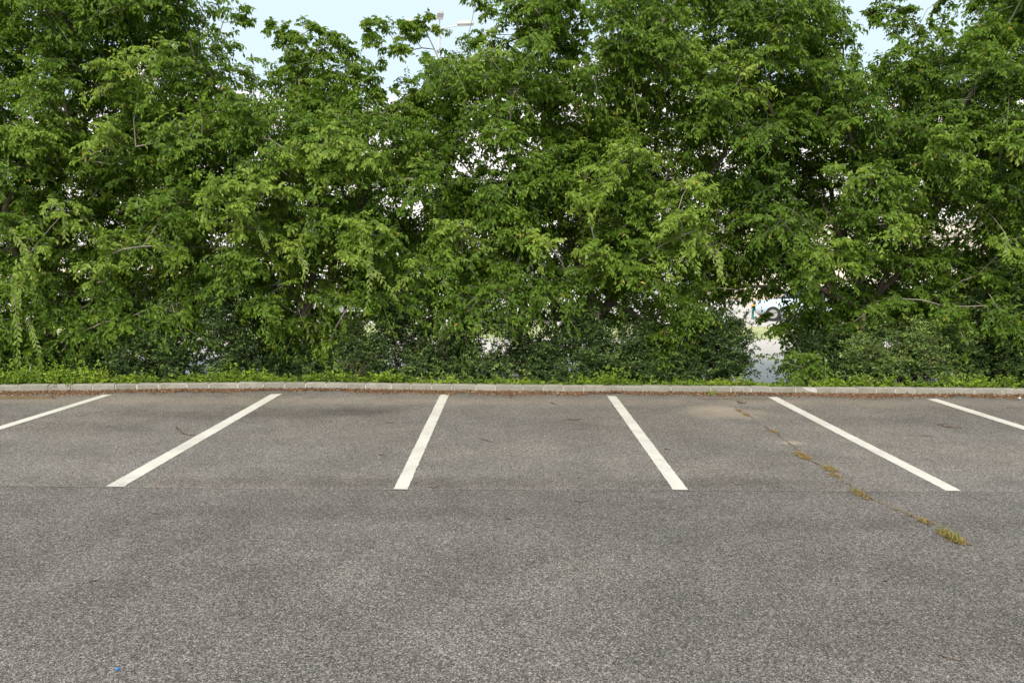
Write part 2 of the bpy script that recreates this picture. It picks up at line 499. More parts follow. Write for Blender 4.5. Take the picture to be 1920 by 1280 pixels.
def leaf_mesh_arrays(P, D, N, L, Wd, fine=True, fold=.22, curl=.16):
    D = norm(D); N = norm(N - D * (N * D).sum(-1, keepdims=True)); S = np.cross(D, N)
    L = L[:, None]; Wd = Wd[:, None]
    n = len(P)
    if fine:
        V = np.stack([P, P + D * L * .40 + S * Wd * .5, P + D * L * .45 - N * Wd * fold, P + D * L * .40 - S * Wd * .5, P + D * L - N * L * curl], 1)
        F_ = np.array([[0, 2, 1], [0, 3, 2], [1, 2, 4], [2, 3, 4]])
        k = 5
    else:
        V = np.stack([P, P + D * L * .5 + S * Wd * .5 + N * Wd * fold, P + D * L - N * L * curl, P + D * L * .5 - S * Wd * .5 + N * Wd * fold], 1)
        F_ = np.array([[0, 2, 1], [0, 3, 2]])
        k = 4
    return V.reshape(-1, 3), (np.arange(n)[:, None, None] * k + F_[None]).reshape(-1, 3), k

def sprays(P0, D0, L, droop, nside=5, n_main=9, n_side=7, leaf=(.086, .043), tint=None, outward=None, fine=True, fold=.22,
           side_ang=.75, leaf_down=.6, side_len=.55, tip_gain=.28, spread=.3, flat=.45):
    """leafy shoots: a main axis with alternate side axes, leaves alternate on each. Returns leaf arrays and main axis tubes"""
    S = len(P0); D0 = norm(D0); L = np.asarray(L); droop = np.asarray(droop)
    if tint is None: tint = np.full(S, .45)
    def axis_point(p, d, l, dr, t): return p + d * (l * t)[..., None] - UP * (dr * l * t * t)[..., None]
    def axis_tan(d, dr, t): return norm(d - UP * (2 * dr * t)[..., None])
    axp, axd, axl, axdr, axn, axt, axi = [P0], [D0], [L], [droop], n_main, [tint], []
    nrm = norm(UP + rng.normal(0, .35, (S, 3)))
    Ps, Ds, Ls, Drs, Ts = [], [], [], [], []
    for k in range(nside):
        t = np.clip(.12 + .72 * (k + rng.uniform(-.3, .3, S)) / max(1, nside - 1), .05, .92)
        p = axis_point(P0, D0, L, droop, t); tn = axis_tan(D0, droop, t)
        sd = norm(np.cross(tn, nrm)) * (1 if k % 2 else -1)
        d = norm(tn * (1 - .3 * side_ang) + sd * side_ang + rng.normal(0, .22, (S, 3)))
        Ps.append(p); Ds.append(d); Ls.append(L * side_len * (1.05 - .6 * t) * rng.uniform(.7, 1.3, S)); Drs.append(droop * rng.uniform(.6, 1.3, S)); Ts.append(tint)
    if outward is None: outward = np.tile(np.array([0, -.5, .2]), (S, 1))
    groups = [(P0, D0, L, droop, tint, n_main, outward)]
    if nside: groups.append((np.concatenate(Ps), np.concatenate(Ds), np.concatenate(Ls), np.concatenate(Drs), np.concatenate(Ts), n_side, np.tile(outward, (nside, 1))))
    oP, oD, oN, oL, oW, oT = [], [], [], [], [], []
    for (p, d, l, dr, ti, n, ow) in groups:
        m = len(p)
        t = (np.arange(n)[None] + rng.uniform(.1, .9, (m, n))) / n
        t = .10 + .92 * t
        bc = lambda a: np.broadcast_to(a[:, None, :], (m, n, 3))
        pos = bc(p) + bc(d) * (l[:, None] * t)[..., None] - UP * (dr[:, None] * l[:, None] * t * t)[..., None]
        tn = norm(bc(d) - UP * (2 * dr[:, None] * t)[..., None])
        nn = norm(UP + rng.normal(0, flat, (m, n, 3)))
        sd = norm(np.cross(tn, nn)) * np.where(np.arange(n) % 2, 1, -1)[None, :, None]
        D = norm(tn * .55 + sd * .8 - UP * leaf_down + rng.normal(0, spread, (m, n, 3)))
        N = norm(UP * .6 + bc(ow) * .75 + tn * .2 + rng.normal(0, flat, (m, n, 3)))
        size = rng.uniform(.58, 1.28, (m, n)) * (1.05 - .35 * t ** 3)
        tt = ti[:, None] + rng.normal(0, .09, (m, n)) + tip_gain * np.clip(t - .72, 0, 1) / .28
        oP.append(pos.reshape(-1, 3)); oD.append(D.reshape(-1, 3)); oN.append(N.reshape(-1, 3))
        oL.append((leaf[0] * size).ravel()); oW.append((leaf[1] * size * rng.uniform(.85, 1.15, (m, n))).ravel()); oT.append(tt.ravel())
    P = np.concatenate(oP); T = np.clip(np.concatenate(oT), 0, .95); T[rng.random(len(T)) < .004] = 1.0
    V, Fa, k = leaf_mesh_arrays(P, np.concatenate(oD), np.concatenate(oN), np.concatenate(oL), np.concatenate(oW), fine, fold)
    # twig tubes, three sided
    tw = []
    for (p, d, l, dr, ti, n, ow), r0 in zip(groups[:1], (.0050,)):
        m = len(p)
        ts = np.array([0, .9])
        pts = p[:, None] + d[:, None] * (l[:, None] * ts)[..., None] - UP * (dr[:, None] * l[:, None] * ts ** 2)[..., None]
        A = norm(np.cross(d, UP + .01)); B = np.cross(d, A)
        th = np.arange(3) / 3 * 2 * np.pi
        off = np.cos(th)[None, None, :, None] * A[:, None, None] + np.sin(th)[None, None, :, None] * B[:, None, None]
        rr = (r0 * np.array([1, .35]))[None, :, None, None]
        Vt = (pts[:, :, None] + off * rr).reshape(-1, 3)
        base = np.arange(m)[:, None, None, None] * 6
        seg = np.arange(1)[None, :, None, None] * 3
        j = np.arange(3)[None, None, :, None]; j2 = (j + 1) % 3
        q = np.concatenate([base + seg + j, base + seg + j2, base + seg + 3 + j2, base + seg + 3 + j], -1).reshape(-1, 4)
        tw.append((Vt, q))
    return V, Fa, np.repeat(T, k), join(tw)

# ------------------------------------------------------------------ trees
TOPS = [(-400, -140), (310, -140), (338, 80), (400, 125), (470, 185), (520, 215), (560, 125), (640, 140), (690, 195), (740, 215), (790, 165),
        (850, 125), (940, 115), (985, 90), (1000, -120), (1035, -120), (1050, 60), (1100, 120), (1140, 70), (1180, -120), (1525, -120), (1548, 90), (1580, 155),
        (1640, 165), (1690, 115), (1730, 100), (1800, 105), (1845, 60), (1870, -90), (2400, -120)]
BOTS = [(-400, 650), (200, 650), (260, 600), (470, 595), (505, 670), (630, 670), (660, 600), (1000, 600), (1040, 600), (1170, 610), (1200, 670), (1290, 670),
        (1330, 590), (1430, 540), (1475, 680), (1545, 690), (1580, 625), (1900, 620), (2400, 620)]
HOLES = [(910, 298, 48, 27), (842, 243, 8, 6), (1440, 560, 50, 42), (1442, 660, 52, 90), (765, 378, 22, 18), (1792, 440, 40, 22),
         (565, 562, 14, 9), (722, 150, 28, 22), (800, 570, 22, 14), (1000, 590, 22, 10), (425, 440, 14, 14), (930, 590, 20, 14), (1245, 545, 20, 10), (1108, 85, 8, 20)]
# smaller leafy tips that make the outline, and the front boughs, tinted lighter to look lit: (u, v, radius px, distance)
TIPS = [(395, 8, 32, 14.2), (428, 22, 24, 14.2), (385, 62, 30, 14.2), (348, 35, 34, 14.4), (455, 38, 14, 14.1), (405, 100, 34, 14.0), (445, 130, 26, 14.0), (490, 160, 26, 14.0),
        (522, 58, 20, 14.4), (556, 78, 28, 14.4), (600, 88, 30, 14.3), (640, 98, 28, 14.4), (545, 118, 20, 14.3), (688, 142, 26, 14.2), (575, 60, 18, 14.4), (700, 185, 24, 14.2), (560, 150, 26, 14.3),
        (700, 40, 18, 13.9), (730, 62, 27, 13.9), (768, 76, 27, 14.0), (800, 62, 22, 14.0), (718, 90, 20, 13.9), (762, 96, 18, 14.0), (805, 36, 13, 14.0), (690, 60, 12, 13.9),
        (800, 132, 25, 14.1), (835, 112, 25, 14.2), (870, 98, 25, 14.3), (905, 72, 17, 14.2), (945, 82, 25, 14.3), (985, 72, 25, 14.3), (790, 168, 22, 14.1),
        (890, 8, 20, 14.3), (930, 26, 25, 14.2), (968, 18, 30, 14.2), (1010, 32, 30, 14.3), (1000, 72, 28, 14.2), (1030, 8, 25, 14.3), (950, -40, 40, 14.3),
        (1080, 28, 17, 14.4), (1098, 66, 14, 14.4), (1095, 118, 20, 14.4), (1072, 8, 10, 14.4), (1150, 40, 26, 14.3), (1145, 80, 24, 14.3),
        (1560, 52, 25, 14.2), (1577, 26, 20, 14.2), (1580, 82, 18, 14.1), (1548, 112, 24, 14.2), (1600, 112, 10, 14.1), (1590, 140, 22, 14.3),
        (1650, 42, 20, 14.2), (1672, 62, 25, 14.2), (1692, 84, 28, 14.2), (1668, 10, 25, 14.3), (1632, 30, 10, 14.2), (1640, 140, 25, 14.2), (1762, 4, 22, 14.4), (1700, 30, 18, 14.3),
        (1822, 62, 22, 14.2), (1850, 42, 25, 14.2), (1885, 60, 30, 14.2), (1768, 92, 28, 14.2), (1730, 78, 25, 14.2), (1900, 20, 28, 14.3), (1830, 12, 20, 14.3),
        (830, 172, 34, 14.0), (880, 160, 36, 14.0), (930, 190, 34, 14.1), (980, 182, 36, 14.0), (818, 212, 28, 14.1), (872, 203, 28, 13.9), (935, 226, 22, 14.0), (985, 235, 28, 14.0), (1010, 290, 30, 13.9),
        (790, 270, 28, 14.0), (815, 305, 26, 14.1), (848, 335, 24, 14.0), (962, 345, 26, 14.0), (905, 352, 28, 14.0), (600, 122, 34, 14.2), (640, 140, 34, 14.2), (562, 182, 34, 14.1), (520, 200, 30, 14.0), (620, 180, 40, 14.0), (730, 205, 30, 14.0), (760, 215, 30, 14.1),
        (1702, 130, 34, 14.1), (1650, 172, 30, 14.1), (1742, 130, 34, 14.1), (1792, 132, 34, 14.1), (1840, 112, 34, 14.1), (1612, 162, 28, 14.2), (1722, 50, 20, 14.3), (1780, 50, 22, 14.3),
        (826, 140, 32, 13.9), (840, 190, 32, 13.9), (812, 168, 28, 14.0), (832, 250, 24, 14.0), (1060, 150, 34, 14.1), (1080, 200, 36, 14.1), (1020, 130, 34, 14.1), (1120, 160, 34, 14.2), (1040, 240, 34, 14.1),
        (530, 92, 26, 14.3), (582, 112, 30, 14.3), (660, 122, 28, 14.3), (640, 72, 18, 14.4), (600, 62, 18, 14.4), (510, 45, 10, 14.4), (665, 160, 30, 14.2), (702, 162, 22, 14.2), (750, 202, 30, 14.1), (545, 135, 24, 14.2),
        (785, 47, 16, 14.0), (768, 50, 14, 14.0), (600, 560, 34, 13.3), (642, 592, 30, 13.3), (620, 640, 28, 13.4), (1640, 580, 30, 13.4), (1600, 604, 26, 13.4), (1682, 560, 30, 13.4),
        (905, 318, 8, 13.6), (870, 235, 22, 14.0), (1440, 590, 10, 14.2), (1452, 540, 14, 14.3), (1492, 590, 26, 14.0), (1505, 560, 26, 14.2), (1478, 610, 16, 13.9), (1400, 545, 16, 14.2)]
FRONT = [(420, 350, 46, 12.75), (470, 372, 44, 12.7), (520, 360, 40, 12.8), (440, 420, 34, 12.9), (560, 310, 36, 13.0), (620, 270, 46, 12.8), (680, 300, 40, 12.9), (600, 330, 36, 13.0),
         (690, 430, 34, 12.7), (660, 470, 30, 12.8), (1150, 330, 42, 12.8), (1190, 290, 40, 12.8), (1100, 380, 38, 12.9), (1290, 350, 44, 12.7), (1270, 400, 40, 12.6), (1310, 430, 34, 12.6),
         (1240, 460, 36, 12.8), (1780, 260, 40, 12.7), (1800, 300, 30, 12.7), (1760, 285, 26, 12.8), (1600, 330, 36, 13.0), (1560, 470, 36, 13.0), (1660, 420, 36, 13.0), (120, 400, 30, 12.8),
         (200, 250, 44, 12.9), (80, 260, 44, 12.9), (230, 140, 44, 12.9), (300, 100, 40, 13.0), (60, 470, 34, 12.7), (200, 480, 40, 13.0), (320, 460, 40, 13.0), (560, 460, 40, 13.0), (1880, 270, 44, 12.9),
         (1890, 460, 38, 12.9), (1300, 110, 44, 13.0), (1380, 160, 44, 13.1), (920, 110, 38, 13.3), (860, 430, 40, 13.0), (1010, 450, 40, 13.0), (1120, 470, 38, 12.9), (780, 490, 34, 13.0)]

TREES = [dict(u=-395, Y=14.2), dict(u=92, Y=14.1), dict(u=612, Y=14.0), dict(u=1108, Y=14.0), dict(u=1618, Y=14.1), dict(u=2130, Y=14.2)]
LABELS = ['leafy tree at the far left edge, mostly outside the picture',
          'leafy tree left of the first notch of blue sky, drooping shoots reaching the kerb',
          'leafy tree with bright front boughs left of the tall lamp post',
          'tallest leafy tree with a bare forked trunk right of the lamp post',
          'leafy tree with staked trunk behind the pale green shrub, fourth along the kerb',
          'leafy tree at the right edge beyond the narrow notch of sky']
for T in TREES:
    b = at(T['u'], 600, T['Y']); T['x'] = b[0]; T['base'] = np.array([b[0], T['Y'], float(strip_z(b[0], T['Y'])) - .03])

PXM = lambda Y: F_PX / Y
clusters = []; force = {}                                  # position, radius, tint shift (young leaves, painted light on front boughs)
for k, (u, v, r, Y) in enumerate(TIPS):
    if u < 500 and v < 200: force[k] = 1
    elif 500 <= u < 675 and v < 220: force[k] = 2
    elif 675 <= u < 870 and v < 130: force[k] = 3
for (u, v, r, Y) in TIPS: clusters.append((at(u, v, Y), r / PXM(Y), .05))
for (u, v, r, Y) in FRONT: clusters.append((at(u, v, Y), r / PXM(Y) * 1.1, .34))  # lighter tint paints these boughs as lit against the hollows
pos_list = [c[0] for c in clusters]
tries = 0; n_bulk = 0
while n_bulk < 925 and tries < 60000:
    tries += 1
    u = rng.uniform(-160, 2085); v = rng.uniform(-100, 700) if rng.random() < .74 else rng.uniform(120, 700); Y = rng.uniform(13.05, 15.9)
    if v < interp(TOPS, u) + 12 or v > interp(BOTS, u): continue
    bad = False
    for (hu, hv, ru, rv) in HOLES:
        if ((u - hu) / (ru + 20)) ** 2 + ((v - hv) / (rv + 20)) ** 2 < 1: bad = True; break
    if bad: continue
    if v > 550 and not (u < 200 or 505 < u < 630 or 1195 < u < 1295): Y = max(Y, 13.95 + rng.uniform(0, .6)) if rng.random() > .16 else rng.uniform(12.95, 13.2)
    p = at(u, v, Y)
    if np.min(np.linalg.norm(np.array(pos_list) - p, axis=1)) < .345: continue
    pos_list.append(p); n_bulk += 1
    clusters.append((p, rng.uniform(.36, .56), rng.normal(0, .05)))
# thin places between the boughs get a bough of their own
def pix(p):
    d = p - np.array([0, 0, CAM_H]); w = d @ C_F
    return W0 / 2 + F_PX * (d @ C_R) / w, H0 / 2 - F_PX * (d @ C_U) / w
cu, cv = np.meshgrid(np.arange(-20, 1950, 20), np.arange(0, 640, 20)); cu = cu.ravel().astype(float); cv = cv.ravel().astype(float)
okc = (cv > interp(TOPS, cu) + 10) & (cv < interp(BOTS, cu) - 25)
for (hu, hv, ru, rv) in HOLES: okc &= ((cu - hu) / (ru + 24)) ** 2 + ((cv - hv) / (rv + 24)) ** 2 > 1
cu, cv = cu[okc], cv[okc]
cover_ = np.zeros(len(cu))
def add_cover(p, r):
    u, v = pix(p); R_ = r * F_PX / p[1] * .95
    return (r / .45) ** .5 * np.exp(-((cu - u) ** 2 + (cv - v) ** 2) / (R_ * R_))
for (p, r, y) in clusters: cover_ += add_cover(p, r)
for k in range(75):
    j = int(np.argmin(cover_ + rng.uniform(0, .15, len(cover_))))
    p = at(cu[j] + rng.uniform(-8, 8), cv[j] + rng.uniform(-8, 8), rng.uniform(13.7, 15.2)); r = rng.uniform(.36, .5)
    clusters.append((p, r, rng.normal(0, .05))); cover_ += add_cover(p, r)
print('clusters', len(clusters), 'tries', tries)

def wobble(a, b, n, amp, rise):
    t = np.linspace(0, 1, n)[:, None]
    p = a + (b - a) * t
    L_ = np.linalg.norm(b - a)
    k = np.sin(np.pi * t)
    p = p + k * rng.normal(0, amp * L_, 3) + k * UP * rise * L_
    p[1:-1] += rng.normal(0, .02 * L_, (n - 2, 3))
    return p

tree_of = []
tx = np.array([T['x'] for T in TREES])
for (p, r, y) in clusters:
    tree_of.append(int(np.argmin(np.abs(tx - p[0] + rng.normal(0, .45)))))
for k, t_ in force.items(): tree_of[k] = t_
tree_of = np.array(tree_of)

tree_objs = []
for ti, T in enumerate(TREES):
    mine = [clusters[i] for i in np.where(tree_of == ti)[0]]
    root = empty('elm_tree', T['base'])
    tag(root, LABELS[ti], 'tree', 'trees planted in a row behind the kerb')
    tree_objs.append(root)
    B = T['base']
    lean = rng.normal(0, .08, 3) * np.array([1, 1, 0])
    fork = B + np.array([lean[0] * 2, lean[1] * 2, rng.uniform(1.05, 1.45)])
    nodes = [B, B + (fork - B) * .5 + rng.normal(0, .03, 3) * np.array([1, 1, 0]), fork]; par = [-1, 0, 1]
    # three or four leaders
    chains = [[0, 1, 2]]
    nl = 4
    a0 = rng.uniform(0, 6.28)
    for k in range(nl):
        a = a0 + k * 2 * np.pi / nl + rng.normal(0, .25)
        tip = fork + np.array([math.cos(a) * rng.uniform(.7, 1.25), math.sin(a) * .55, rng.uniform(1.6, 2.6)])
        pp = wobble(fork, tip, 7, .07, .04)
        ch = [2]
        for q in pp[1:]:
            nodes.append(q); par.append(ch[-1]); ch.append(len(nodes) - 1)
        chains.append(ch)
    order = sorted(range(len(mine)), key=lambda i: np.linalg.norm(mine[i][0] - fork) + .3 * rng.random())
    load = {}
    ends = []
    for i in order:
        c = mine[i][0]
        NA = np.array(nodes)
        dv = c - NA
        dist = np.linalg.norm(dv, axis=1)
        cost = dist + .55 * np.clip(NA[:, 2] - c[2], 0, None) + .12 * np.linalg.norm(NA - fork, axis=1)
        heading = norm(NA - NA[np.maximum(par, 0)] + np.array([0, 0, 1e-6]))
        cost = cost + .9 * np.clip(.25 - (heading * norm(dv)).sum(1), 0, None)
        cost[:2] += 3.0 if c[2] > fork[2] - .4 else 0
        a = int(np.argmin(cost))
        n = max(3, int(dist[a] / .28) + 1)
        pp = wobble(nodes[a], c, n, .06, .07)
        ch = [a]
        for q in pp[1:]:
            nodes.append(q); par.append(ch[-1]); ch.append(len(nodes) - 1)
        chains.append(ch); ends.append((ch[-1], i))
    ld = np.zeros(len(nodes))
    for e, i in ends: ld[e] += (mine[i][1] / .45) ** 2
    for k in range(len(nodes) - 1, 0, -1): ld[par[k]] += ld[k]
    NA = np.array(nodes)
    rad = np.clip(.0088 * np.sqrt(ld), .006, .125)
    fine_parts = []
    for ci, ch in enumerate(chains):
        if ci > 0 and par[ch[0]] >= 0: ch = [par[ch[0]]] + ch       # start inside the parent bough so the fork is smooth
        r = rad[ch].copy()
        if ci > 0 and len(r) > 2: r[1] = min(r[1], r[2] * 1.2); r[0] = min(r[0], r[1] * 1.05)
        if ci == 0:
            r = np.array([r[0] * 1.35, r[1], r[2]])
            tt = np.linspace(0, 1, 9); pts = np.stack([np.interp(tt, [0, .5, 1], NA[ch][:, k]) for k in range(3)], 1)
            pts[1:-1] += rng.normal(0, .008, (7, 3)); r = np.interp(tt, [0, .5, 1], r)
            V, Fq = tube_arrays(pts, r, 10)
            V = V + rng.normal(0, .003, V.shape)
            link('trunk', mesh('trunk', V, Fq, smooth=True), M_BARK, root)
        elif r[0] > .028:
            V, Fq = tube_arrays(NA[ch], r, 7)
            link('limb', mesh('limb', V, Fq, smooth=True), M_BARK, root)
        else:
            fine_parts.append(tube_arrays(NA[ch], r, 5))
    V, Fq = join(fine_parts)
    tag(link('branches', mesh('branches', V, Fq, smooth=True), M_BRANCH, root), kind='stuff')
    # leafy shoots: the near ones with fully shaped leaves
    ttree = rng.normal(0, .03)
    groups_ = {True: [], False: []}
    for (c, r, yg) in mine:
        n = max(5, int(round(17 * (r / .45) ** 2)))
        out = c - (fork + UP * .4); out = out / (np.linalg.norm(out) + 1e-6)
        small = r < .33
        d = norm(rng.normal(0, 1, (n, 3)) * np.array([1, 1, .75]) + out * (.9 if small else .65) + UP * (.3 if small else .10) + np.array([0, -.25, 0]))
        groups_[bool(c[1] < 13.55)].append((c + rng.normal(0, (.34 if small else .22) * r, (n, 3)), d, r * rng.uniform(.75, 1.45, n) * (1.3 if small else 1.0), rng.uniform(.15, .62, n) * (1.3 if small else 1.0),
                        np.full(n, .335 + yg + ttree + rng.normal(0, .06)) + rng.normal(0, .08, n), np.tile(norm(out * .7 + np.array([0, -.45, .1])), (n, 1))))  # low base tint paints the hollows darker, yg lightens the front boughs
    parts_, tts, tws = [], [], []
    for fine_, rows in groups_.items():
        if not rows: continue
        a_ = [np.concatenate(q) for q in zip(*rows)]
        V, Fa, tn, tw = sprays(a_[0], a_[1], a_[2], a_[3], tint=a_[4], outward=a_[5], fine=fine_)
        parts_.append((V, Fa)); tts.append(tn); tws.append(tw)
    V, Fa = join(parts_)
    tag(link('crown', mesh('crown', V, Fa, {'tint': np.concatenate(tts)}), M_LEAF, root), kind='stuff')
    tag(link('twigs', mesh('twigs', *join(tws)), M_BRANCH, root), kind='stuff')
    print(root.name, len(mine), len(Fa))

# hanging shoots whose leaves can be told apart: each leaf an object
leaf_shapes = []
for k in range(6):
    V, Fa, kk = leaf_mesh_arrays(np.zeros((1, 3)), np.array([[1., 0, 0]]), np.array([[0, 0, 1.]]), np.array([1.0]), np.array([.46]), True, .2, .08 + .05 * (k % 3))
    me_ = mesh('leaf', V, Fa, {'tint': np.full(len(V), .55 + .085 * k)}); me_.materials.append(M_LEAF); leaf_shapes.append(me_)
SHOOTS = [(1, (15, 425), (45, 470), (66, 540), 12.7, .125), (1, (22, 520), (30, 590), (34, 680), 12.65, .125), (1, (95, 375), (118, 400), (122, 455), 12.6, .115),
          (1, (50, 600), (66, 640), (78, 690), 12.7, .11), (2, (690, 440), (694, 510), (686, 588), 12.5, .115), (2, (640, 470), (700, 505), (742, 562), 12.5, .11),
          (2, (560, 480), (572, 500), (566, 525), 12.5, .11), (2, (400, 365), (386, 385), (378, 425), 12.5, .11), (2, (480, 425), (492, 445), (500, 468), 12.55, .11),
          (3, (1300, 440), (1335, 475), (1362, 540), 12.4, .115), (3, (1345, 470), (1350, 490), (1348, 525), 12.4, .11), (4, (1800, 270), (1806, 300), (1806, 335), 12.5, .11),
          (5, (1880, 430), (1888, 460), (1884, 490), 12.6, .115)]
for (ti, a, b, c, Y, ll) in SHOOTS:
    root = tree_objs[ti]
    A, Bm, Cc = at(*a, Y + .25), at(*b, Y), at(*c, Y - .05)
    t = np.linspace(0, 1, 12)[:, None]
    pts = (1 - t) ** 2 * A + 2 * t * (1 - t) * (2 * Bm - .5 * (A + Cc)) + t ** 2 * Cc
    # its twig grows out of the nearest bough behind
    back = np.array([p for p, r, y in clusters]); q = back[np.argmin(np.linalg.norm(back - (A + np.array([0, .5, 0])), axis=1))]
    pts = np.concatenate([[q, .5 * (q + A) + UP * .05], pts])
    V, Fq = tube_arrays(pts, np.linspace(.006, .0015, len(pts)), 4)
    sh = link('hanging_shoot', mesh('hanging_shoot', V, Fq, smooth=True), M_BRANCH, root)
    Ltot = np.linalg.norm(np.diff(pts[2:], axis=0), axis=1).sum()
    n = max(10, int(Ltot / .040))
    for k in range(n):
        s = 2 + (k + .5) / n * (len(pts) - 3)
        i0 = min(int(s), len(pts) - 2); p = pts[i0] + (pts[i0 + 1] - pts[i0]) * (s - i0)
        tn = norm(pts[i0 + 1] - pts[i0])
        sd = norm(np.cross(tn, np.array([0, -1., .2]))) * (1 if k % 2 else -1)
        D = norm(tn * .6 + sd * .75 - UP * .55 + rng.normal(0, .16, 3))
        N = np.array([0, -.75, .55]) + rng.normal(0, .3, 3); N = norm(N - D * (N @ D)); S = np.cross(N, D)
        sz = ll * rng.uniform(.75, 1.1) * (1.0 - .35 * (k / n) ** 3)
        o = bpy.data.objects.new('leaf', leaf_shapes[min(5, int(rng.integers(0, 4) + 2 * (k / n)))])
        COL.objects.link(o); o.parent = sh
        m4 = Matrix.Identity(4)
        for r_ in range(3): m4[r_][0], m4[r_][1], m4[r_][2], m4[r_][3] = D[r_] * sz, S[r_] * sz, N[r_] * sz, p[r_]
        o.matrix_local = m4

# wooden stakes beside two trunks
def stake(u, v0, Y, lean, label):
    top = at(u, v0, Y); z0 = float(strip_z(top[0], Y)) - .05
    o = empty('tree_stake', (top[0], Y, z0))
    bm = bmesh.new()
    box(bm, (-.028, -.028, 0), (.028, .028, top[2] - z0), .006)
    for v in bm.verts: v.co.x += lean * v.co.z; v.co.y += .01 * v.co.z
    link('post', bm_mesh(bm, 'post'), M_STAKE, o, True)
    bm = bmesh.new()
    h = (top[2] - z0) * .86
    box(bm, (-.034 + lean * h, -.034, h - .02), (.034 + lean * h, .034, h + .02), .004)
    link('tie', bm_mesh(bm, 'tie'), M_TYRE, o, True)
    tag(o, label, 'stake', 'wooden tree stakes')
stake(1616, 588, 13.75, .03, 'weathered wooden stake against the trunk behind the pale green shrub')
stake(1122, 582, 13.7, -.01, 'short wooden stake between shrubs below the bare forked trunk')

# ------------------------------------------------------------------ shrubs
SHRUBS = [  # centre u, top v, half width px, distance, tint, label
    (345, 562, 142, 13.45, .36, 'broad dark evergreen shrub left of the bright hanging shoots, widest on the left'),
    (735, 572, 112, 13.45, .38, 'rounded dark evergreen shrub behind the second full white bay line'),
    (915, 598, 98, 13.35, .45, 'loose evergreen shrub with pale young shoots in the middle of the hedge'),
    (1085, 585, 112, 13.45, .38, 'dark evergreen shrub below the bare forked tree trunk'),
    (1348, 592, 56, 13.45, .30, 'narrow dark bluish shrub left of the gap showing pale paving'),
    (1556, 640, 46, 13.6, .26, 'low dark shrub right of the gap showing pale paving'),
    (1700, 606, 145, 13.30, .58, 'pale green shrub with many light shoot tips, right of the gap'),
    (1905, 425, 92, 13.75, .36, 'tall dark bluish shrub at the right edge of the picture'),
    (1985, 610, 120, 13.4, .40, 'dark shrub beyond the right edge of the picture'),
    (-90, 580, 110, 13.5, .38, 'dark shrub beyond the left edge of the picture'),
    (150, 648, 62, 13.6, .34, 'small dark shrub behind the green ground cover at left'),
    (560, 655, 70, 13.7, .30, 'small dark shrub between two broad evergreen shrubs, under the leaning trunk'),
    (1225, 650, 62, 13.6, .36, 'small leafy shrub left of the narrow dark bluish shrub'),
]
for (u, v, hw, Y, ti, label) in SHRUBS:
    top = at(u, v, Y); rx = hw / PXM(Y); z0 = float(strip_z(top[0], Y)); H = top[2] - z0
    o = empty('evergreen_shrub', (top[0], Y, z0))
    tag(o, label, 'shrub', 'evergreen shrubs under the trees')
    ry = min(.62, rx * .8)
    # uneven mass of several overlapping lobes
    nh = int(14 + 22 * rx * H)
    nlobe = 3 + int(3 * rx)
    lob = [(rng.uniform(-.82, .82), rng.uniform(.5, 1.0), rng.uniform(.30, .52), rng.uniform(-.5, .4)) for _ in range(nlobe)]
    lob = [(-.78 + 1.56 * (k + .5) / nlobe + rng.uniform(-.08, .08), l_[1], l_[2], l_[3]) for k, l_ in enumerate(lob)]
    lob[nlobe // 2] = (rng.uniform(-.2, .2), 1.0, .5, -.1)
    heaps = []
    for k in range(nh):
        lx, lh, lr, ly = lob[k % nlobe]
        zt = rng.uniform(.06, 1.0)
        w = lr * (1.15 - .75 * zt ** 2)
        a = rng.uniform(0, 6.28); q = math.sqrt(rng.uniform(0, 1))
        heaps.append((top[0] + (lx * rx + math.cos(a) * q * w * max(rx, .6) * 1.05), Y + ly * ry + math.sin(a) * q * w * ry * 1.6, z0 + zt * lh * H * .95))
    heaps = np.array(heaps)
    per = int(22 + 6 * H)
    c = np.repeat(heaps, per, 0)
    n = len(c)
    d = norm(rng.normal(0, 1, (n, 3)) + UP * .55 + np.array([0, -.35, 0]) + norm(c - np.array([top[0], Y, z0 + .3 * H])) * .5)
    L_ = rng.uniform(.12, .30, n)
    young = (rng.random(n) < (.16 if ti < .5 else .36)) * rng.uniform(.18, .45, n)
    L_ = L_ * (1 + young * .8)
    whip = rng.random(n) < .025; L_[whip] *= 2.0; d[whip] = norm(UP + rng.normal(0, .3, (int(whip.sum()), 3))); young[whip] += .2
    V, Fa, tn, tw = sprays(c + rng.normal(0, .10, (n, 3)), d, L_, rng.uniform(-.1, .25, n), nside=4, n_main=8, n_side=6, leaf=(.045, .025),
                           tint=ti + young + rng.normal(0, .06, n), fine=False, leaf_down=.0, side_ang=.8, tip_gain=.20, flat=.6,
                           outward=np.tile(np.array([0, -.5, .3]), (n, 1)))
    Q = V.reshape(-1, 4, 3)[:, 0]
    ok = (Q[:, 2] > strip_z(Q[:, 0], Q[:, 1])) & (Q[:, 1] > kerb_y(Q[:, 0]) + KW + .05 + .12 * rng.random(len(Q)))
    Fa = Fa.reshape(-1, 2, 3)[ok].reshape(-1, 3)
    tag(link('foliage', mesh('foliage', V, Fa, {'tint': tn}), M_SHRUB, o), kind='stuff')
    stems = []
    for h in heaps[:: max(1, nh // 14)]:
        b = np.array([top[0], Y, z0 - .02]) + rng.normal(0, .08, 3) * np.array([1, 1, 0])
        stems.append(tube_arrays(wobble(b, h, 6, .08, .05), np.linspace(.014, .004, 6), 5))
    V, Fq = join(stems + [tw])
    tag(link('stems', mesh('stems', V, Fq, smooth=True), M_STEM, o), kind='stuff')

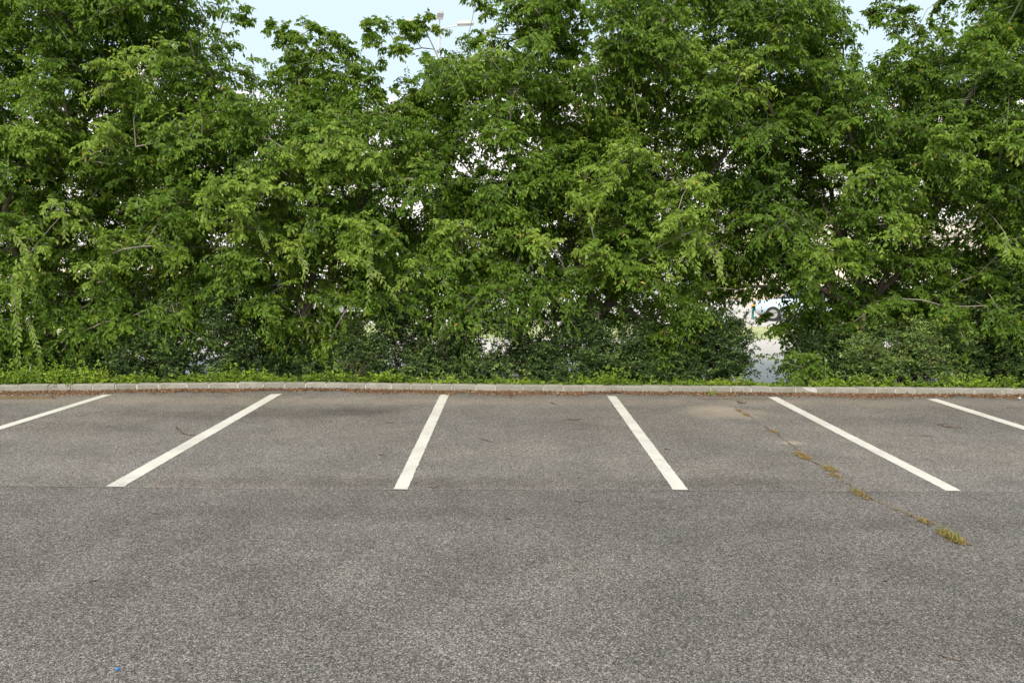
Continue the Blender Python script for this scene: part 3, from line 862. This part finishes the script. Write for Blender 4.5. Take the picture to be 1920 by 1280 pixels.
# ------------------------------------------------------------------ ground cover, litter, weeds
ncl = 150
ccx = rng.uniform(-10, 10, ncl); cch = rng.uniform(.25, 1.35, ncl) ** 1.5; cct = rng.normal(0, .13, ncl); ccw = rng.uniform(.05, .20, ncl)
pick = rng.integers(0, ncl, 5200)
xs_ = ccx[pick] + rng.normal(0, 1, 5200) * ccw[pick]
gap_a, gap_b = on(1395, 722, .08)[0], on(1462, 722, .08)[0]
left_rich = interp([(-10, 1.0), (-4.2, 1.0), (-3.0, .8), (-1.2, .75), (0, .6), (2.2, .55), (3.2, .4), (4.6, .5), (10, .6)], xs_)
env = left_rich * cch[pick] * np.where((xs_ > gap_a) & (xs_ < gap_b), .25, 1)
keep = rng.random(len(xs_)) < np.clip(env * 1.1 + .25, .12, 1)
xs_ = xs_[keep]; env = env[keep]; ctint = cct[pick][keep]
yb = KW + .03 + rng.gamma(1.4, .16, len(xs_))
P = np.c_[xs_, kerb_y(xs_) + yb, strip_z(xs_, kerb_y(xs_) + yb)]
n = len(P)
d = norm(UP * 1.0 + rng.normal(0, .45, (n, 3)) + np.array([0, -.15, 0]))
V, Fa, tn, tw = sprays(P, d, (.04 + .20 * env * (.6 + .8 * rng.random(n) ** 2)) * rng.uniform(.6, 1.5, n), rng.uniform(0, .3, n), nside=2, n_main=7, n_side=4, leaf=(.046, .027),
                       tint=.46 + ctint + .13 * rng.normal(0, 1, n), fine=False, leaf_down=.05, flat=.5, tip_gain=.2)
gc = tag(link('ground_cover', mesh('ground_cover', V, Fa, {'tint': tn}), M_COVER), 'bright green low plants growing along the back of the kerb', 'ground cover', kind='stuff')

def blades(P, L_, lean, wid, tint):
    """grass blades: two bent quads each"""
    n = len(P)
    a = rng.uniform(0, 6.28, n); dr = np.c_[np.cos(a), np.sin(a), np.zeros(n)]
    sd = np.c_[-np.sin(a), np.cos(a), np.zeros(n)]
    Ln = L_[:, None]; le = lean[:, None]; w = wid[:, None]
    m1 = P + UP * Ln * .55 + dr * Ln * le * .35; tp = P + UP * Ln * (1 - .35 * le) + dr * Ln * le
    V = np.stack([P - sd * w, P + sd * w, m1 + sd * w * .8, m1 - sd * w * .8, tp + sd * w * .15, tp - sd * w * .15], 1).reshape(-1, 3)
    i = np.arange(n)[:, None, None] * 6
    Fq = (i + np.array([[0, 1, 2, 3], [3, 2, 4, 5]])[None]).reshape(-1, 4)
    return V, Fq, np.repeat(tint, 6)

xg = rng.uniform(-10, 10, 2600); yg = KW + rng.gamma(1.2, .10, len(xg))
Pg = np.c_[xg, kerb_y(xg) + yg, strip_z(xg, kerb_y(xg) + yg)]
V, Fq, tn = blades(Pg, rng.uniform(.04, .16, len(xg)), rng.uniform(.1, .8, len(xg)), np.full(len(xg), .0028), np.clip(rng.normal(.85, .2, len(xg)), 0, 1))
tag(link('verge_grass', mesh('verge_grass', V, Fq, {'tint': tn}), M_GRASS), 'thin grass blades along the back edge of the kerb', 'grass', kind='stuff')

def fragments(P, size, tint, tilt=.35, aspect=.55):
    n = len(P)
    a = rng.uniform(0, 6.28, n)
    D = np.c_[np.cos(a), np.sin(a), rng.normal(0, tilt, n)]; N = UP + rng.normal(0, tilt, (n, 3))
    V, Fa, k = leaf_mesh_arrays(P, D, N, size, size * aspect * rng.uniform(.6, 1.3, n), False, .3, .2)
    return V, Fa, np.repeat(tint, k)
nfr = 17000
xf = rng.uniform(-10.2, 10.4, nfr)
band = .27 * (1 + .30 * np.sin(xf * 1.1 + 2) + .25 * np.sin(xf * 2.7) + .22 * np.sin(xf * 6.1 + 1) + .16 * np.sin(xf * 13.7))
df = band * rng.beta(1.0, 1.9, nfr) * 1.25
pile = .028 * np.clip(1 - df / .30, 0, 1)
Pf = np.c_[xf, kerb_y(xf) - .006 - df, .006 + pile * rng.uniform(.3, 1.2, nfr)]
V1, F1, t1 = fragments(Pf, rng.uniform(.010, .034, nfr), np.clip(rng.beta(1.2, 1.6, nfr) * 1.05, 0, 1))
nb = 3500
xb = rng.uniform(-10, 10, nb); yb = KW + rng.uniform(.0, .55, nb)
Pb = np.c_[xb, kerb_y(xb) + yb, strip_z(xb, kerb_y(xb) + yb) + .008]
V2, F2, t2 = fragments(Pb, rng.uniform(.015, .06, nb), np.clip(rng.normal(.45, .25, nb), 0, 1))
# the mould under it
xm = np.linspace(-10.2, 10.4, 700)
bm_ = np.clip(.15 * (1 + .30 * np.sin(xm * 1.1 + 2) + .25 * np.sin(xm * 2.7) + .3 * np.sin(xm * 6.1 + 1) + .25 * np.sin(xm * 13.7)) + rng.normal(0, .03, len(xm)), .02, 1)
V3 = np.concatenate([np.c_[xm, kerb_y(xm) + .01, np.full(len(xm), .024)], np.c_[xm, kerb_y(xm) - bm_ * .5, np.full(len(xm), .014)], np.c_[xm, kerb_y(xm) - bm_, np.full(len(xm), .0032)]])
i = np.arange(len(xm) - 1); m_ = len(xm)
F3 = np.concatenate([np.c_[i, m_ + i, m_ + i + 1], np.c_[i, m_ + i + 1, i + 1], np.c_[m_ + i, 2 * m_ + i, 2 * m_ + i + 1], np.c_[m_ + i, 2 * m_ + i + 1, m_ + i + 1]])
t3 = np.full(len(V3), .28)
# few loose crumbs further out
nc = 260
xc = rng.uniform(-8, 8, nc); dc = .25 + rng.exponential(.55, nc)
Pc = np.c_[xc, kerb_y(xc) - dc, np.full(nc, .007)]
V4, F4, t4 = fragments(Pc, rng.uniform(.008, .028, nc), np.clip(rng.normal(.5, .2, nc), 0, 1), .15)
V, Fa = join([(V1, F1), (V2, F2), (V3, F3), (V4, F4)])
tag(link('leaf_litter', mesh('leaf_litter', V, Fa, {'tint': np.concatenate([t1, t2, t3, t4])}), M_LITTER), 'brown dead leaf litter drifted along the foot of the kerb', 'leaf litter', kind='stuff')

def tuft(name, u, v, rx, ry, n, green, hmin, hmax, label, cat='grass tuft', group='grass tufts in the asphalt crack', dens_dir=0.0):
    c = on(u, v)
    a = rng.uniform(0, 6.28, n); q = np.sqrt(rng.random(n))
    x_ = q * np.cos(a) * rx; y_ = q * np.sin(a) * ry
    ca, sa = math.cos(dens_dir), math.sin(dens_dir)
    P = np.c_[c[0] + ca * x_ - sa * y_, c[1] + sa * x_ + ca * y_, np.full(n, .004)]
    n = n; L_ = rng.uniform(hmin, hmax, n) * .62
    tn = np.where(rng.random(n) < green + .1, rng.uniform(.65, 1, n), rng.uniform(0, .55, n))
    V, Fq, tn = blades(P, L_, rng.uniform(.4, 1.5, n), rng.uniform(.0016, .0034, n), tn)
    # thatch lying flat
    m = n
    a = rng.uniform(0, 6.28, m); q = np.sqrt(rng.random(m)) * 1.1
    x_ = q * np.cos(a) * rx; y_ = q * np.sin(a) * ry
    Pt = np.c_[c[0] + ca * x_ - sa * y_, c[1] + sa * x_ + ca * y_, np.full(m, .006) + rng.uniform(0, .008, m)]
    th = rng.uniform(0, 6.28, m); dd = np.c_[np.cos(th), np.sin(th), rng.normal(0, .08, m)] * rng.uniform(.015, .045, m)[:, None]
    ww = np.c_[-np.sin(th), np.cos(th), np.zeros(m)] * .002
    Vt = np.stack([Pt - ww, Pt + ww, Pt + dd + ww, Pt + dd - ww], 1).reshape(-1, 3)
    Ft = np.arange(m * 4).reshape(-1, 4)
    V, Fq = join([(V - c, Fq), (Vt - c, Ft)])
    o = link(name, mesh(name, V, Fq, {'tint': np.concatenate([tn, np.repeat(rng.uniform(0, .5, m), 4)])}), M_GRASS)
    o.location = c
    return tag(o, label, cat, group)

# crack with earth in it, from the kerb towards the photographer
CR = [(1372, 762), (1395, 771), (1425, 796), (1450, 808), (1465, 820), (1490, 840), (1510, 858), (1530, 870), (1555, 880), (1570, 896), (1595, 914), (1620, 930), (1650, 944), (1675, 957), (1700, 967), (1732, 977), (1757, 990), (1790, 1008), (1822, 1024)]
cp = np.array([on(u, v) for u, v in CR])
tt = np.linspace(0, len(cp) - 1, 160); ii = np.arange(len(cp))
cl_ = np.stack([np.interp(tt, ii, cp[:, k]) for k in range(3)], 1)
cl_[:, :2] += np.cumsum(rng.normal(0, .004, (160, 2)), 0) * .5 + rng.normal(0, .006, (160, 2))
wd = rng.uniform(.001, .011, 160) * np.clip(np.convolve(rng.normal(.5, 1.2, 166), np.ones(7) / 7, 'valid'), .3, 1.1)
tn_ = norm(np.gradient(cl_, axis=0)); sd_ = np.c_[-tn_[:, 1], tn_[:, 0], np.zeros(160)]
V = np.concatenate([cl_ - sd_ * wd[:, None], cl_ + sd_ * wd[:, None]]); V[:, 2] = .0056
i = np.arange(159)
link('pavement_crack', mesh('pavement_crack', V, np.c_[i, 160 + i, 161 + i, i + 1]), plain('crack earth', (.085, .058, .034), .95, var=.6, scale=25), bays)
ang = math.atan2(cp[-1][1] - cp[0][1], cp[-1][0] - cp[0][0])
tuft('grass_tuft', 1386, 771, .09, .03, 40, .25, .02, .06, 'sparse tuft in the crack nearest the kerb', dens_dir=ang)
tuft('grass_tuft', 1399, 778, .11, .035, 60, .12, .015, .05, 'dry brown tuft just below the sparse tuft near the kerb', dens_dir=ang)
tuft('grass_tuft', 1451, 809, .09, .05, 60, .0, .01, .03, 'small brown tuft beside the sandy patch in the crack', dens_dir=ang)
tuft('grass_tuft', 1504, 855, .17, .06, 170, .12, .015, .05, 'long brown tuft in the upper half of the crack', dens_dir=ang)
tuft('grass_tuft', 1556, 880, .11, .06, 110, .25, .015, .05, 'brown tuft with a green fringe in the middle of the crack', dens_dir=ang)
tuft('grass_tuft', 1565, 892, .09, .035, 60, .0, .01, .03, 'thin straw line of dead grass in the middle of the crack', dens_dir=ang)
tuft('grass_tuft', 1612, 927, .16, .045, 120, .35, .015, .05, 'low green and brown tuft in the lower half of the crack', dens_dir=ang)
tuft('grass_tuft', 1733, 978, .07, .03, 45, .05, .02, .06, 'small straw coloured tuft just above the largest tuft', dens_dir=ang)
tuft('grass_tuft', 1784, 1008, .16, .055, 210, .42, .03, .09, 'largest tuft, green blades over straw, at the near end of the crack', dens_dir=ang)
tuft('dry_grass_patch', 30, 746, .55, .12, 600, .02, .01, .03, 'straw coloured dry grass patch against the kerb at the left edge', 'dry grass', None)
tuft('dry_grass_patch', 1375, 748, .5, .05, 160, .0, .01, .025, 'thin brown drift of dead grass in front of the kerb near the crack', 'dry grass', None)

m = 260
ks = rng.uniform(25, 150, m).astype(int)
Pl = cl_[ks] + np.c_[rng.normal(0, .012, (m, 2)), np.zeros(m)]; Pl[:, 2] = .006
V, Fq, tn = blades(Pl, rng.uniform(.008, .028, m), rng.uniform(.8, 1.6, m), np.full(m, .002), np.clip(rng.normal(.25, .25, m), 0, 1))
link('straw', mesh('straw', V, Fq, {'tint': tn}), M_GRASS, bays)['kind'] = 'stuff'

def weed(u, v, n, size, label, z=0.0):
    c = on(u, v, z)
    d = norm(UP + rng.normal(0, .5, (n, 3)))
    V, Fa, tn, tw = sprays(np.tile(c, (n, 1)) + rng.normal(0, size * .25, (n, 3)) * np.array([1, .4, 0]), d, np.full(n, size) * rng.uniform(.6, 1.3, n), rng.uniform(.1, .5, n), nside=2, n_main=6, n_side=3,
                           leaf=(.034, .012), tint=np.full(n, .5), fine=False, leaf_down=.1)
    o = link('kerb_weed', mesh('kerb_weed', V - c, Fa, {'tint': tn}), M_COVER); o.location = c
    tag(o, label, 'weed', 'weeds at the foot of the kerb')
weed(1331, 740, 9, .11, 'leafy weed at the foot of the kerb, larger than the others, left of the crack')
weed(833, 732, 8, .10, 'weed growing on the kerb face above the second full white bay line')
weed(296, 729, 6, .08, 'weed against the kerb below the broad dark shrub at left')
weed(491, 730, 4, .05, 'tiny weed at the kerb left of the second bay line end')
weed(1062, 735, 5, .06, 'tiny weed in a kerb joint left of the middle bay line end')
weed(1350, 739, 4, .06, 'small weed just right of the largest kerb weed')
weed(1590, 738, 4, .05, 'small weed at the kerb right of the broken kerb stone')
weed(1492, 736, 4, .07, 'thin weed in front of the broken kerb stone')

# loose twigs and leaves on the asphalt
def twig(pts, r, label, group='dead twigs on the asphalt', branch=None):
    P = np.array([on(u, v, z) for u, v, z in pts]); n = 9
    t = np.linspace(0, len(P) - 1, n)
    q = np.stack([np.interp(t, np.arange(len(P)), P[:, k]) for k in range(3)], 1)
    q[:, :2] += rng.normal(0, .004, (n, 2)); q[:, 2] += r * 1.1 + .002
    parts = [tube_arrays(q, r * np.linspace(1, .55, n), 5)]
    for bi in (branch or []):
        e = q[bi] + np.array([rng.uniform(-.06, .06), rng.uniform(-.05, .05), .015])
        parts.append(tube_arrays(np.array([q[bi], .5 * (q[bi] + e) + UP * .006, e]), np.array([r * .7, r * .5, r * .3]), 4))
    V, Fq = join(parts)
    c = q[0].copy(); c[2] = 0
    o = link('dead_twig', mesh('dead_twig', V - c, Fq, smooth=True), M_DEADTWIG); o.location = c
    tag(o, label, 'twig', group)
twig([(1756, 797, 0), (1764, 797, .01), (1772, 801, 0), (1785, 802, .006), (1802, 803, 0)], .0075, 'longest dead twig, lying in the bay at the right beside a dark stain', branch=[2, 6])
twig([(1382, 753, 0), (1389, 756, .01), (1397, 757, .004), (1399, 753, .02)], .008, 'curled dark twig near the kerb above the crack', branch=[4])
twig([(332, 803, .0), (335, 806, .02), (345, 815, 0), (366, 817, 0)], .006, 'bent dark twig left of the first full white bay line', branch=[2, 5])
twig([(724, 793, 0), (742, 793, 0)], .004, 'straight reddish twig left of the second full white bay line')
twig([(902, 824, 0), (916, 827, .004), (925, 829, 0)], .004, 'thin twig in the bay right of the second full white bay line')
twig([(711, 853, 0), (722, 855, 0)], .005, 'short dark twig close left of the second full white bay line')
twig([(1066, 787, 0), (1076, 788, .008), (1090, 786, 0)], .006, 'brown twig in the middle bay below the kerb')
twig([(1032, 755, 0), (1037, 757, .006), (1042, 758, 0)], .006, 'small brown twig in the middle bay nearest the kerb')
twig([(802, 914, 0), (813, 915, .004), (822, 913, 0)], .004, 'twig lying on the asphalt joint right of the second full bay line end')
twig([(1078, 940, 0), (1088, 942, .003), (1099, 941, 0)], .004, 'twig on the driving aisle below the asphalt joint')
twig([(948, 973, 0), (960, 974, 0)], .004, 'short twig on the driving aisle in the middle of the picture')
twig([(168, 1091, 0), (184, 1089, 0)], .0035, 'thin twig on the driving aisle at lower left')
twig([(1760, 1228, 0), (1785, 1236, .003), (1812, 1240, 0)], .003, 'long thin twig in the lower right corner')
twig([(1245, 842, 0), (1256, 844, 0)], .005, 'pale straw piece just right of the middle bay line')

dead_shapes = []
for k in range(3):
    V, Fa, kk = leaf_mesh_arrays(np.zeros((1, 3)), np.array([[1., 0, .05]]), np.array([[.1, 0, 1.]]), np.array([1.0]), np.array([.5]), True, -.25 + .1 * k, .12)
    me_ = mesh('fallen_leaf', V - np.array([.5, 0, V[:, 2].min() - .02]), Fa, {'tint': np.full(len(V), (.12, .45, .7)[k])}); me_.materials.append(M_LITTER); dead_shapes.append(me_)
for (u, v, sz, k, lab) in [(773, 746, 0.07, 1, 'orange brown dead leaf by the kerb left of the second full bay line top'),
    (1168, 754, 0.075, 1, 'larger brown dead leaf just right of the middle bay line top'),
    (1202, 756, 0.04, 1, 'small leaf right of the larger dead leaf near the middle bay line top'),
    (300, 904, 0.07, 1, 'tan dead leaf just right of the first full bay line near end'),
    (147, 774, 0.05, 0, 'dark dead leaf by the far line in the leftmost bay'),
    (131, 801, 0.05, 1, 'brown dead leaf below the dark one in the leftmost bay'),
    (803, 946, 0.03, 0, 'dark leaf crumb on the aisle just below the second full bay line'),
    (988, 1057, 0.03, 1, 'orange leaf crumb on the aisle at the centre of the picture'),
    (1081, 1066, 0.03, 0, 'dark red leaf crumb on the aisle right of the centre'),
    (1198, 1063, 0.022, 0, 'left one of two tiny leaf crumbs close together on the aisle'),
    (1213, 1057, 0.022, 1, 'right one of two tiny leaf crumbs close together on the aisle'),
    (633, 1173, 0.022, 1, 'single orange leaf crumb on the aisle, lower left of centre'),
    (1660, 1089, 0.05, 0, 'dark curled dead leaf on the aisle below the grassy crack'),
    (1622, 1148, 0.026, 0, 'small leaf crumb below the dark curled leaf on the aisle'),
    (515, 1085, 0.035, 0, 'dark leaf on the aisle, lower left between centre and edge'),
    (22, 1077, 0.04, 0, 'dark dead leaf on the aisle at the left edge'),
    (76, 1014, 0.035, 1, 'brown leaf on the aisle above the one at the left edge'),
    (1275, 1017, 0.03, 0, 'dark leaf crumb on the aisle below the middle bay line'),
    (292, 963, 0.03, 0, 'left leaf crumb on the aisle below the first full bay line'),
    (331, 977, 0.03, 1, 'right leaf crumb on the aisle below the first full bay line'),
    (1087, 1176, 0.02, 0, 'tiny dark leaf crumb low in the middle of the aisle'),
    (1127, 922, 0.035, 1, 'leaf crumb on the asphalt joint in the middle bay'),
    (330, 800, 0.04, 0, 'dark leaf beside the bent twig in the second bay'),
    (425, 826, 0.045, 1, 'tan leaf right of the first full bay line'),
    (1600, 764, 0.03, 1, 'leaf crumb near the kerb in the bay with the longest twig'),
    (1862, 778, 0.035, 1, 'leaf crumb in the rightmost bay'),
    (1840, 757, 0.04, 0, 'dark leaf near the kerb in the rightmost bay'),
    (470, 741, 0.04, 1, 'leaf just outside the litter left of the first full bay line top'),
    (550, 1072, 0.025, 1, 'small leaf crumb right of the dark leaf at lower left'),
    (1504, 1086, 0.022, 1, 'tiny leaf crumb left of the dark curled leaf'),
    (1915, 1088, 0.03, 0, 'dark leaf on the aisle at the right edge'),
    (1398, 1085, 0.02, 1, 'tiny leaf crumb far left of the dark curled leaf'),
    (640, 905, 0.03, 0, 'dark leaf crumb at the joint left of the second full bay line'),
    (905, 1195, 0.016, 2, 'tiny pale leaf crumb near the bottom centre'),
    (1180, 905, 0.03, 0, 'dark leaf crumb at the joint left of the middle bay line end')]:
    o = bpy.data.objects.new('fallen_leaf', dead_shapes[k]); COL.objects.link(o)
    p = on(u, v); o.location = (p[0], p[1], .003); o.scale = (sz, sz, sz); o.rotation_euler = (0, 0, rng.uniform(0, 6.28))
    tag(o, lab, 'leaf', 'loose dead leaves on the asphalt')
# blue cap and scrap of paper
bm = bmesh.new(); bmesh.ops.create_cone(bm, cap_ends=True, segments=14, radius1=.009, radius2=.008, depth=.008)
bmesh.ops.bevel(bm, geom=list(bm.edges), offset=.0015, segments=1, affect='EDGES')
o = link('bottle_cap', bm_mesh(bm, 'bottle_cap'), M_BLUE); o.location = Vector(on(220, 1257)) + Vector((0, 0, .010)); o.rotation_euler = (.3, .2, 0)
tag(o, 'small blue plastic cap on the asphalt at lower left', 'bottle cap')
bm = bmesh.new(); bmesh.ops.create_icosphere(bm, subdivisions=2, radius=.02)
for v in bm.verts: v.co *= random.uniform(.7, 1.25); v.co.z *= .7
o = link('paper_scrap', bm_mesh(bm, 'paper_scrap'), plain('white paper', (.8, .8, .78), .8, var=.03)); o.location = Vector(on(1911, 750)) + Vector((0, 0, .03))
tag(o, 'crumpled white paper in the leaf litter at the right edge', 'paper')

# ------------------------------------------------------------------ beyond the hedge
# four armed lamp
base = at(823, 52, 48.0)
lp = empty('lamp_post', (base[0], 48.0, LOW)); top_h = base[2] - LOW
tag(lp, 'tall pale four-armed lamp post rising behind the trees against blue sky', 'lamp post')
V, Fq = tube_arrays([(0, 0, 0), (0, 0, 1.0), (0, 0, top_h * .5), (0, 0, top_h)], [.14, .13, .105, .08], 14)
link('pole', mesh('pole', V, Fq, smooth=True), M_POLE, lp, True)
bm = bmesh.new(); bmesh.ops.create_cone(bm, cap_ends=True, segments=12, radius1=.11, radius2=.09, depth=.3, matrix=Matrix.Translation((0, 0, top_h - .1)))
link('bracket_collar', bm_mesh(bm, 'bracket_collar'), M_POLE, lp, True)
for a in (0.06, math.pi / 2 + .25, math.pi + .06, -math.pi / 2 + .12):
    c_, s_ = math.cos(a), math.sin(a)
    pts = np.array([(0, 0, top_h - .05), (.45 * c_, .45 * s_, top_h + .02), (1.05 * c_, 1.05 * s_, top_h + .12)])
    V, Fq = tube_arrays(pts, [.04, .036, .034], 8)
    arm = link('arm', mesh('arm', V, Fq, smooth=True), M_POLE, lp, True)
    bm = bmesh.new()
    box(bm, (1.0, -.18, -.03), (1.92, .18, .19), .05)
    for v in bm.verts:
        if v.co.z > .06: v.co.y *= .72
    bm.transform(Matrix.Translation((0, 0, top_h + .10)) @ Matrix.Rotation(a, 4, 'Z') @ Matrix.Rotation(-.06, 4, 'Y'))
    link('lamp_head', bm_mesh(bm, 'lamp_head'), M_LAMP, arm, True)
    bm = bmesh.new()
    box(bm, (1.12, -.12, -.06), (1.50, .12, -.017), .015)
    bm.transform(Matrix.Translation((0, 0, top_h + .10)) @ Matrix.Rotation(a, 4, 'Z') @ Matrix.Rotation(-.06, 4, 'Y'))
    link('lens', bm_mesh(bm, 'lens'), M_LENS, arm, True)

# long cream building behind the right half
def building(u0, u1, Y, h, label, ledge=True):
    x0, x1 = at(u0, 500, Y)[0], at(u1, 500, Y)[0]
    o = empty('long_building', (x0, Y, LOW)); w = x1 - x0
    tag(o, label, 'building')
    wins = []
    x = 2.0
    while x < w - 3: wins.append((x, x + 1.6)); x += 4.2
    bm = bmesh.new()
    zs0, zs1 = 2.2, 3.3
    box(bm, (0, 0, .4), (w, 9, zs0)); box(bm, (0, 0, zs1), (w, 9, h))
    prev = 0.0
    for a, b in wins + [(w, w)]:
        box(bm, (prev, 0, zs0), (a, .3, zs1)); prev = b
    link('wall', bm_mesh(bm, 'wall'), M_WALL, o, True)
    bm = bmesh.new(); box(bm, (-.03, -.03, 0), (w + .03, 9.03, .4)); link('plinth', bm_mesh(bm, 'plinth'), M_PLINTH, o, True)
    bm = bmesh.new(); box(bm, (-.2, -.2, h), (w + .2, 9.2, h + .18), .02); link('roof', bm_mesh(bm, 'roof'), M_LEDGE, o, True)
    if ledge:
        for z in (h - 1.0, h - .75):
            bm = bmesh.new(); box(bm, (w * .45, -.12, z), (w, -.002, z + .07)); link('pipe_ledge', bm_mesh(bm, 'pipe_ledge'), M_LEDGE, o, True)
    for a, b in wins:
        bm = bmesh.new(); box(bm, (a, .06, zs0), (b, .12, zs1))
        f = bm_mesh(bm, 'window'); wo_ = link('window', f, M_LEDGE, o, True)
        for k in range(2):
            bm = bmesh.new(); wd_ = (b - a) / 2
            box(bm, (a + k * wd_ + .05, .045, zs0 + .05), (a + (k + 1) * wd_ - .05, .058, zs1 - .05)); link('pane', bm_mesh(bm, 'pane'), M_GLASS, wo_, True)
building(1372, 2150, 57.0, 5.2, 'long cream building with tan plinth, glimpsed through the right half of the hedge')
building(-60, 660, 75.0, 3.4, 'low pale building glimpsed through the left half of the hedge', False)

def car(u, v, rz, col, label, van=False):
    p = on(u, v, LOW)
    o = empty('parked_car', p, rz); tag(o, label, 'van' if van else 'car', 'vehicles parked beyond the hedge')
    paint = plain('car paint', col, .3, var=.03, spec=.6)
    if van:
        prof = [(-2.4, .3), (2.35, .3), (2.42, .75), (2.15, 1.05), (1.45, 1.25), (.95, 1.95), (-2.3, 2.05), (-2.42, 1.5)]
        glass = [(1.42, 1.27), (1.0, 1.86), (.35, 1.88), (.35, 1.27)]; W = .95; R = .34; ax = (-1.5, 1.6)
    else:
        prof = [(-2.05, .28), (2.0, .28), (2.08, .55), (1.95, .78), (1.05, .92), (.35, 1.40), (-.95, 1.45), (-1.75, 1.05), (-2.08, .95), (-2.1, .6)]
        glass = [(.95, .95), (.35, 1.34), (-.9, 1.38), (-1.5, 1.02)]; W = .86; R = .31; ax = (-1.28, 1.3)
    def prism(pr, w, bev):
        bm = bmesh.new()
        a = [bm.verts.new((x, -w * (1 - .16 * max(0, z - .95)), z)) for x, z in pr]; b = [bm.verts.new((x, w * (1 - .16 * max(0, z - .95)), z)) for x, z in pr]
        bm.faces.new(a); bm.faces.new(b[::-1])
        for i in range(len(pr)): bm.faces.new((a[i], b[i], b[(i + 1) % len(pr)], a[(i + 1) % len(pr)]))
        bmesh.ops.recalc_face_normals(bm, faces=bm.faces)
        if bev: bmesh.ops.bevel(bm, geom=list(bm.edges), offset=bev, segments=2, affect='EDGES')
        return bm
    body = link('body', bm_mesh(prism(prof, W, .06), 'body', True), paint, o, True)
    link('side_window', bm_mesh(prism(glass, W + .008, .01), 'side_window'), M_GLASS, body, True)
    ws = [(glass[0][0] + .06, glass[0][1] - .0), (glass[1][0] + .05, glass[1][1])]
    bm = bmesh.new(); y_ = W - .16
    q = [bm.verts.new((ws[0][0] + .07, s * y_, ws[0][1] + .02)) for s in (-1, 1)] + [bm.verts.new((ws[1][0] + .09, s * (y_ - .06), ws[1][1])) for s in (1, -1)]
    f = bm.faces.new(q); r_ = bmesh.ops.extrude_face_region(bm, geom=[f])
    for e in r_['geom']:
        if isinstance(e, bmesh.types.BMVert): e.co += Vector((-.05, 0, -.05))
    bmesh.ops.recalc_face_normals(bm, faces=bm.faces)
    link('windscreen', bm_mesh(bm, 'windscreen'), M_GLASS, body, True)
    for axx in ax:
        for s in (-1, 1):
            wh = bmesh.new(); bmesh.ops.create_cone(wh, cap_ends=True, segments=20, radius1=R, radius2=R, depth=.2)
            bmesh.ops.bevel(wh, geom=list(wh.edges), offset=.025, segments=1, affect='EDGES')
            wh.transform(Matrix.Translation((axx, s * (W - .07), R)) @ Matrix.Rotation(math.pi / 2, 4, 'X'))
            wheel = link('wheel', bm_mesh(wh, 'wheel'), M_TYRE, o, True)
            rm = bmesh.new(); bmesh.ops.create_cone(rm, cap_ends=True, segments=16, radius1=R * .62, radius2=R * .56, depth=.22)
            rm.transform(Matrix.Translation((axx, s * (W - .07), R)) @ Matrix.Rotation(math.pi / 2, 4, 'X'))
            link('rim', bm_mesh(rm, 'rim'), M_RIM, wheel, True)
    for s in (-1, 1):
        bm = bmesh.new(); xq = prof[2][0]
        box(bm, (xq - .16, s * (W - .22) - .16, .58), (xq - .01, s * (W - .22) + .16, .72), .02)
        link('headlight', bm_mesh(bm, 'headlight'), M_LENS, o, True)
car(1506, 601, math.pi - .25, (.50, .60, .70), 'pale blue parked car seen through the gap in the hedge')
car(800, 588, .15, (.60, .64, .70), 'pale parked car glimpsed left of the middle of the hedge')
car(1750, 568, 0.1, (.62, .62, .62), 'silver parked car glimpsed under the right hand trees')
car(1830, 572, math.pi / 2 + .2, (.55, .42, .30), 'tan parked car glimpsed near the right edge')
car(565, 592, math.pi + .3, (.78, .78, .76), 'white van glimpsed left of the leaning trunk', True)
car(1010, 600, math.pi, (.66, .67, .69), 'light grey parked car glimpsed behind the middle of the hedge')

for (u, v, lab) in [(941, 601, 'leftmost of the teal posts glimpsed through the hedge'), (994, 601, 'teal post right of the leftmost teal post'), (1411, 598, 'teal post with orange cap at the left of the gap'), (1462, 599, 'teal post with orange cap in front of the pale blue car')]:
    p = on(u, v, LOW)
    o = empty('marker_post', p); tag(o, lab, 'post', 'teal posts beyond the hedge')
    V, Fq = tube_arrays([(0, 0, 0), (0, 0, .3), (0, 0, .52)], [.05, .05, .048], 10); link('shaft', mesh('shaft', V, Fq, smooth=True), M_TEAL, o, True)
    bm = bmesh.new(); bmesh.ops.create_uvsphere(bm, u_segments=12, v_segments=8, radius=.085, matrix=Matrix.Translation((0, 0, .58)))
    link('cap', bm_mesh(bm, 'cap', True), M_ORANGE, o, True)
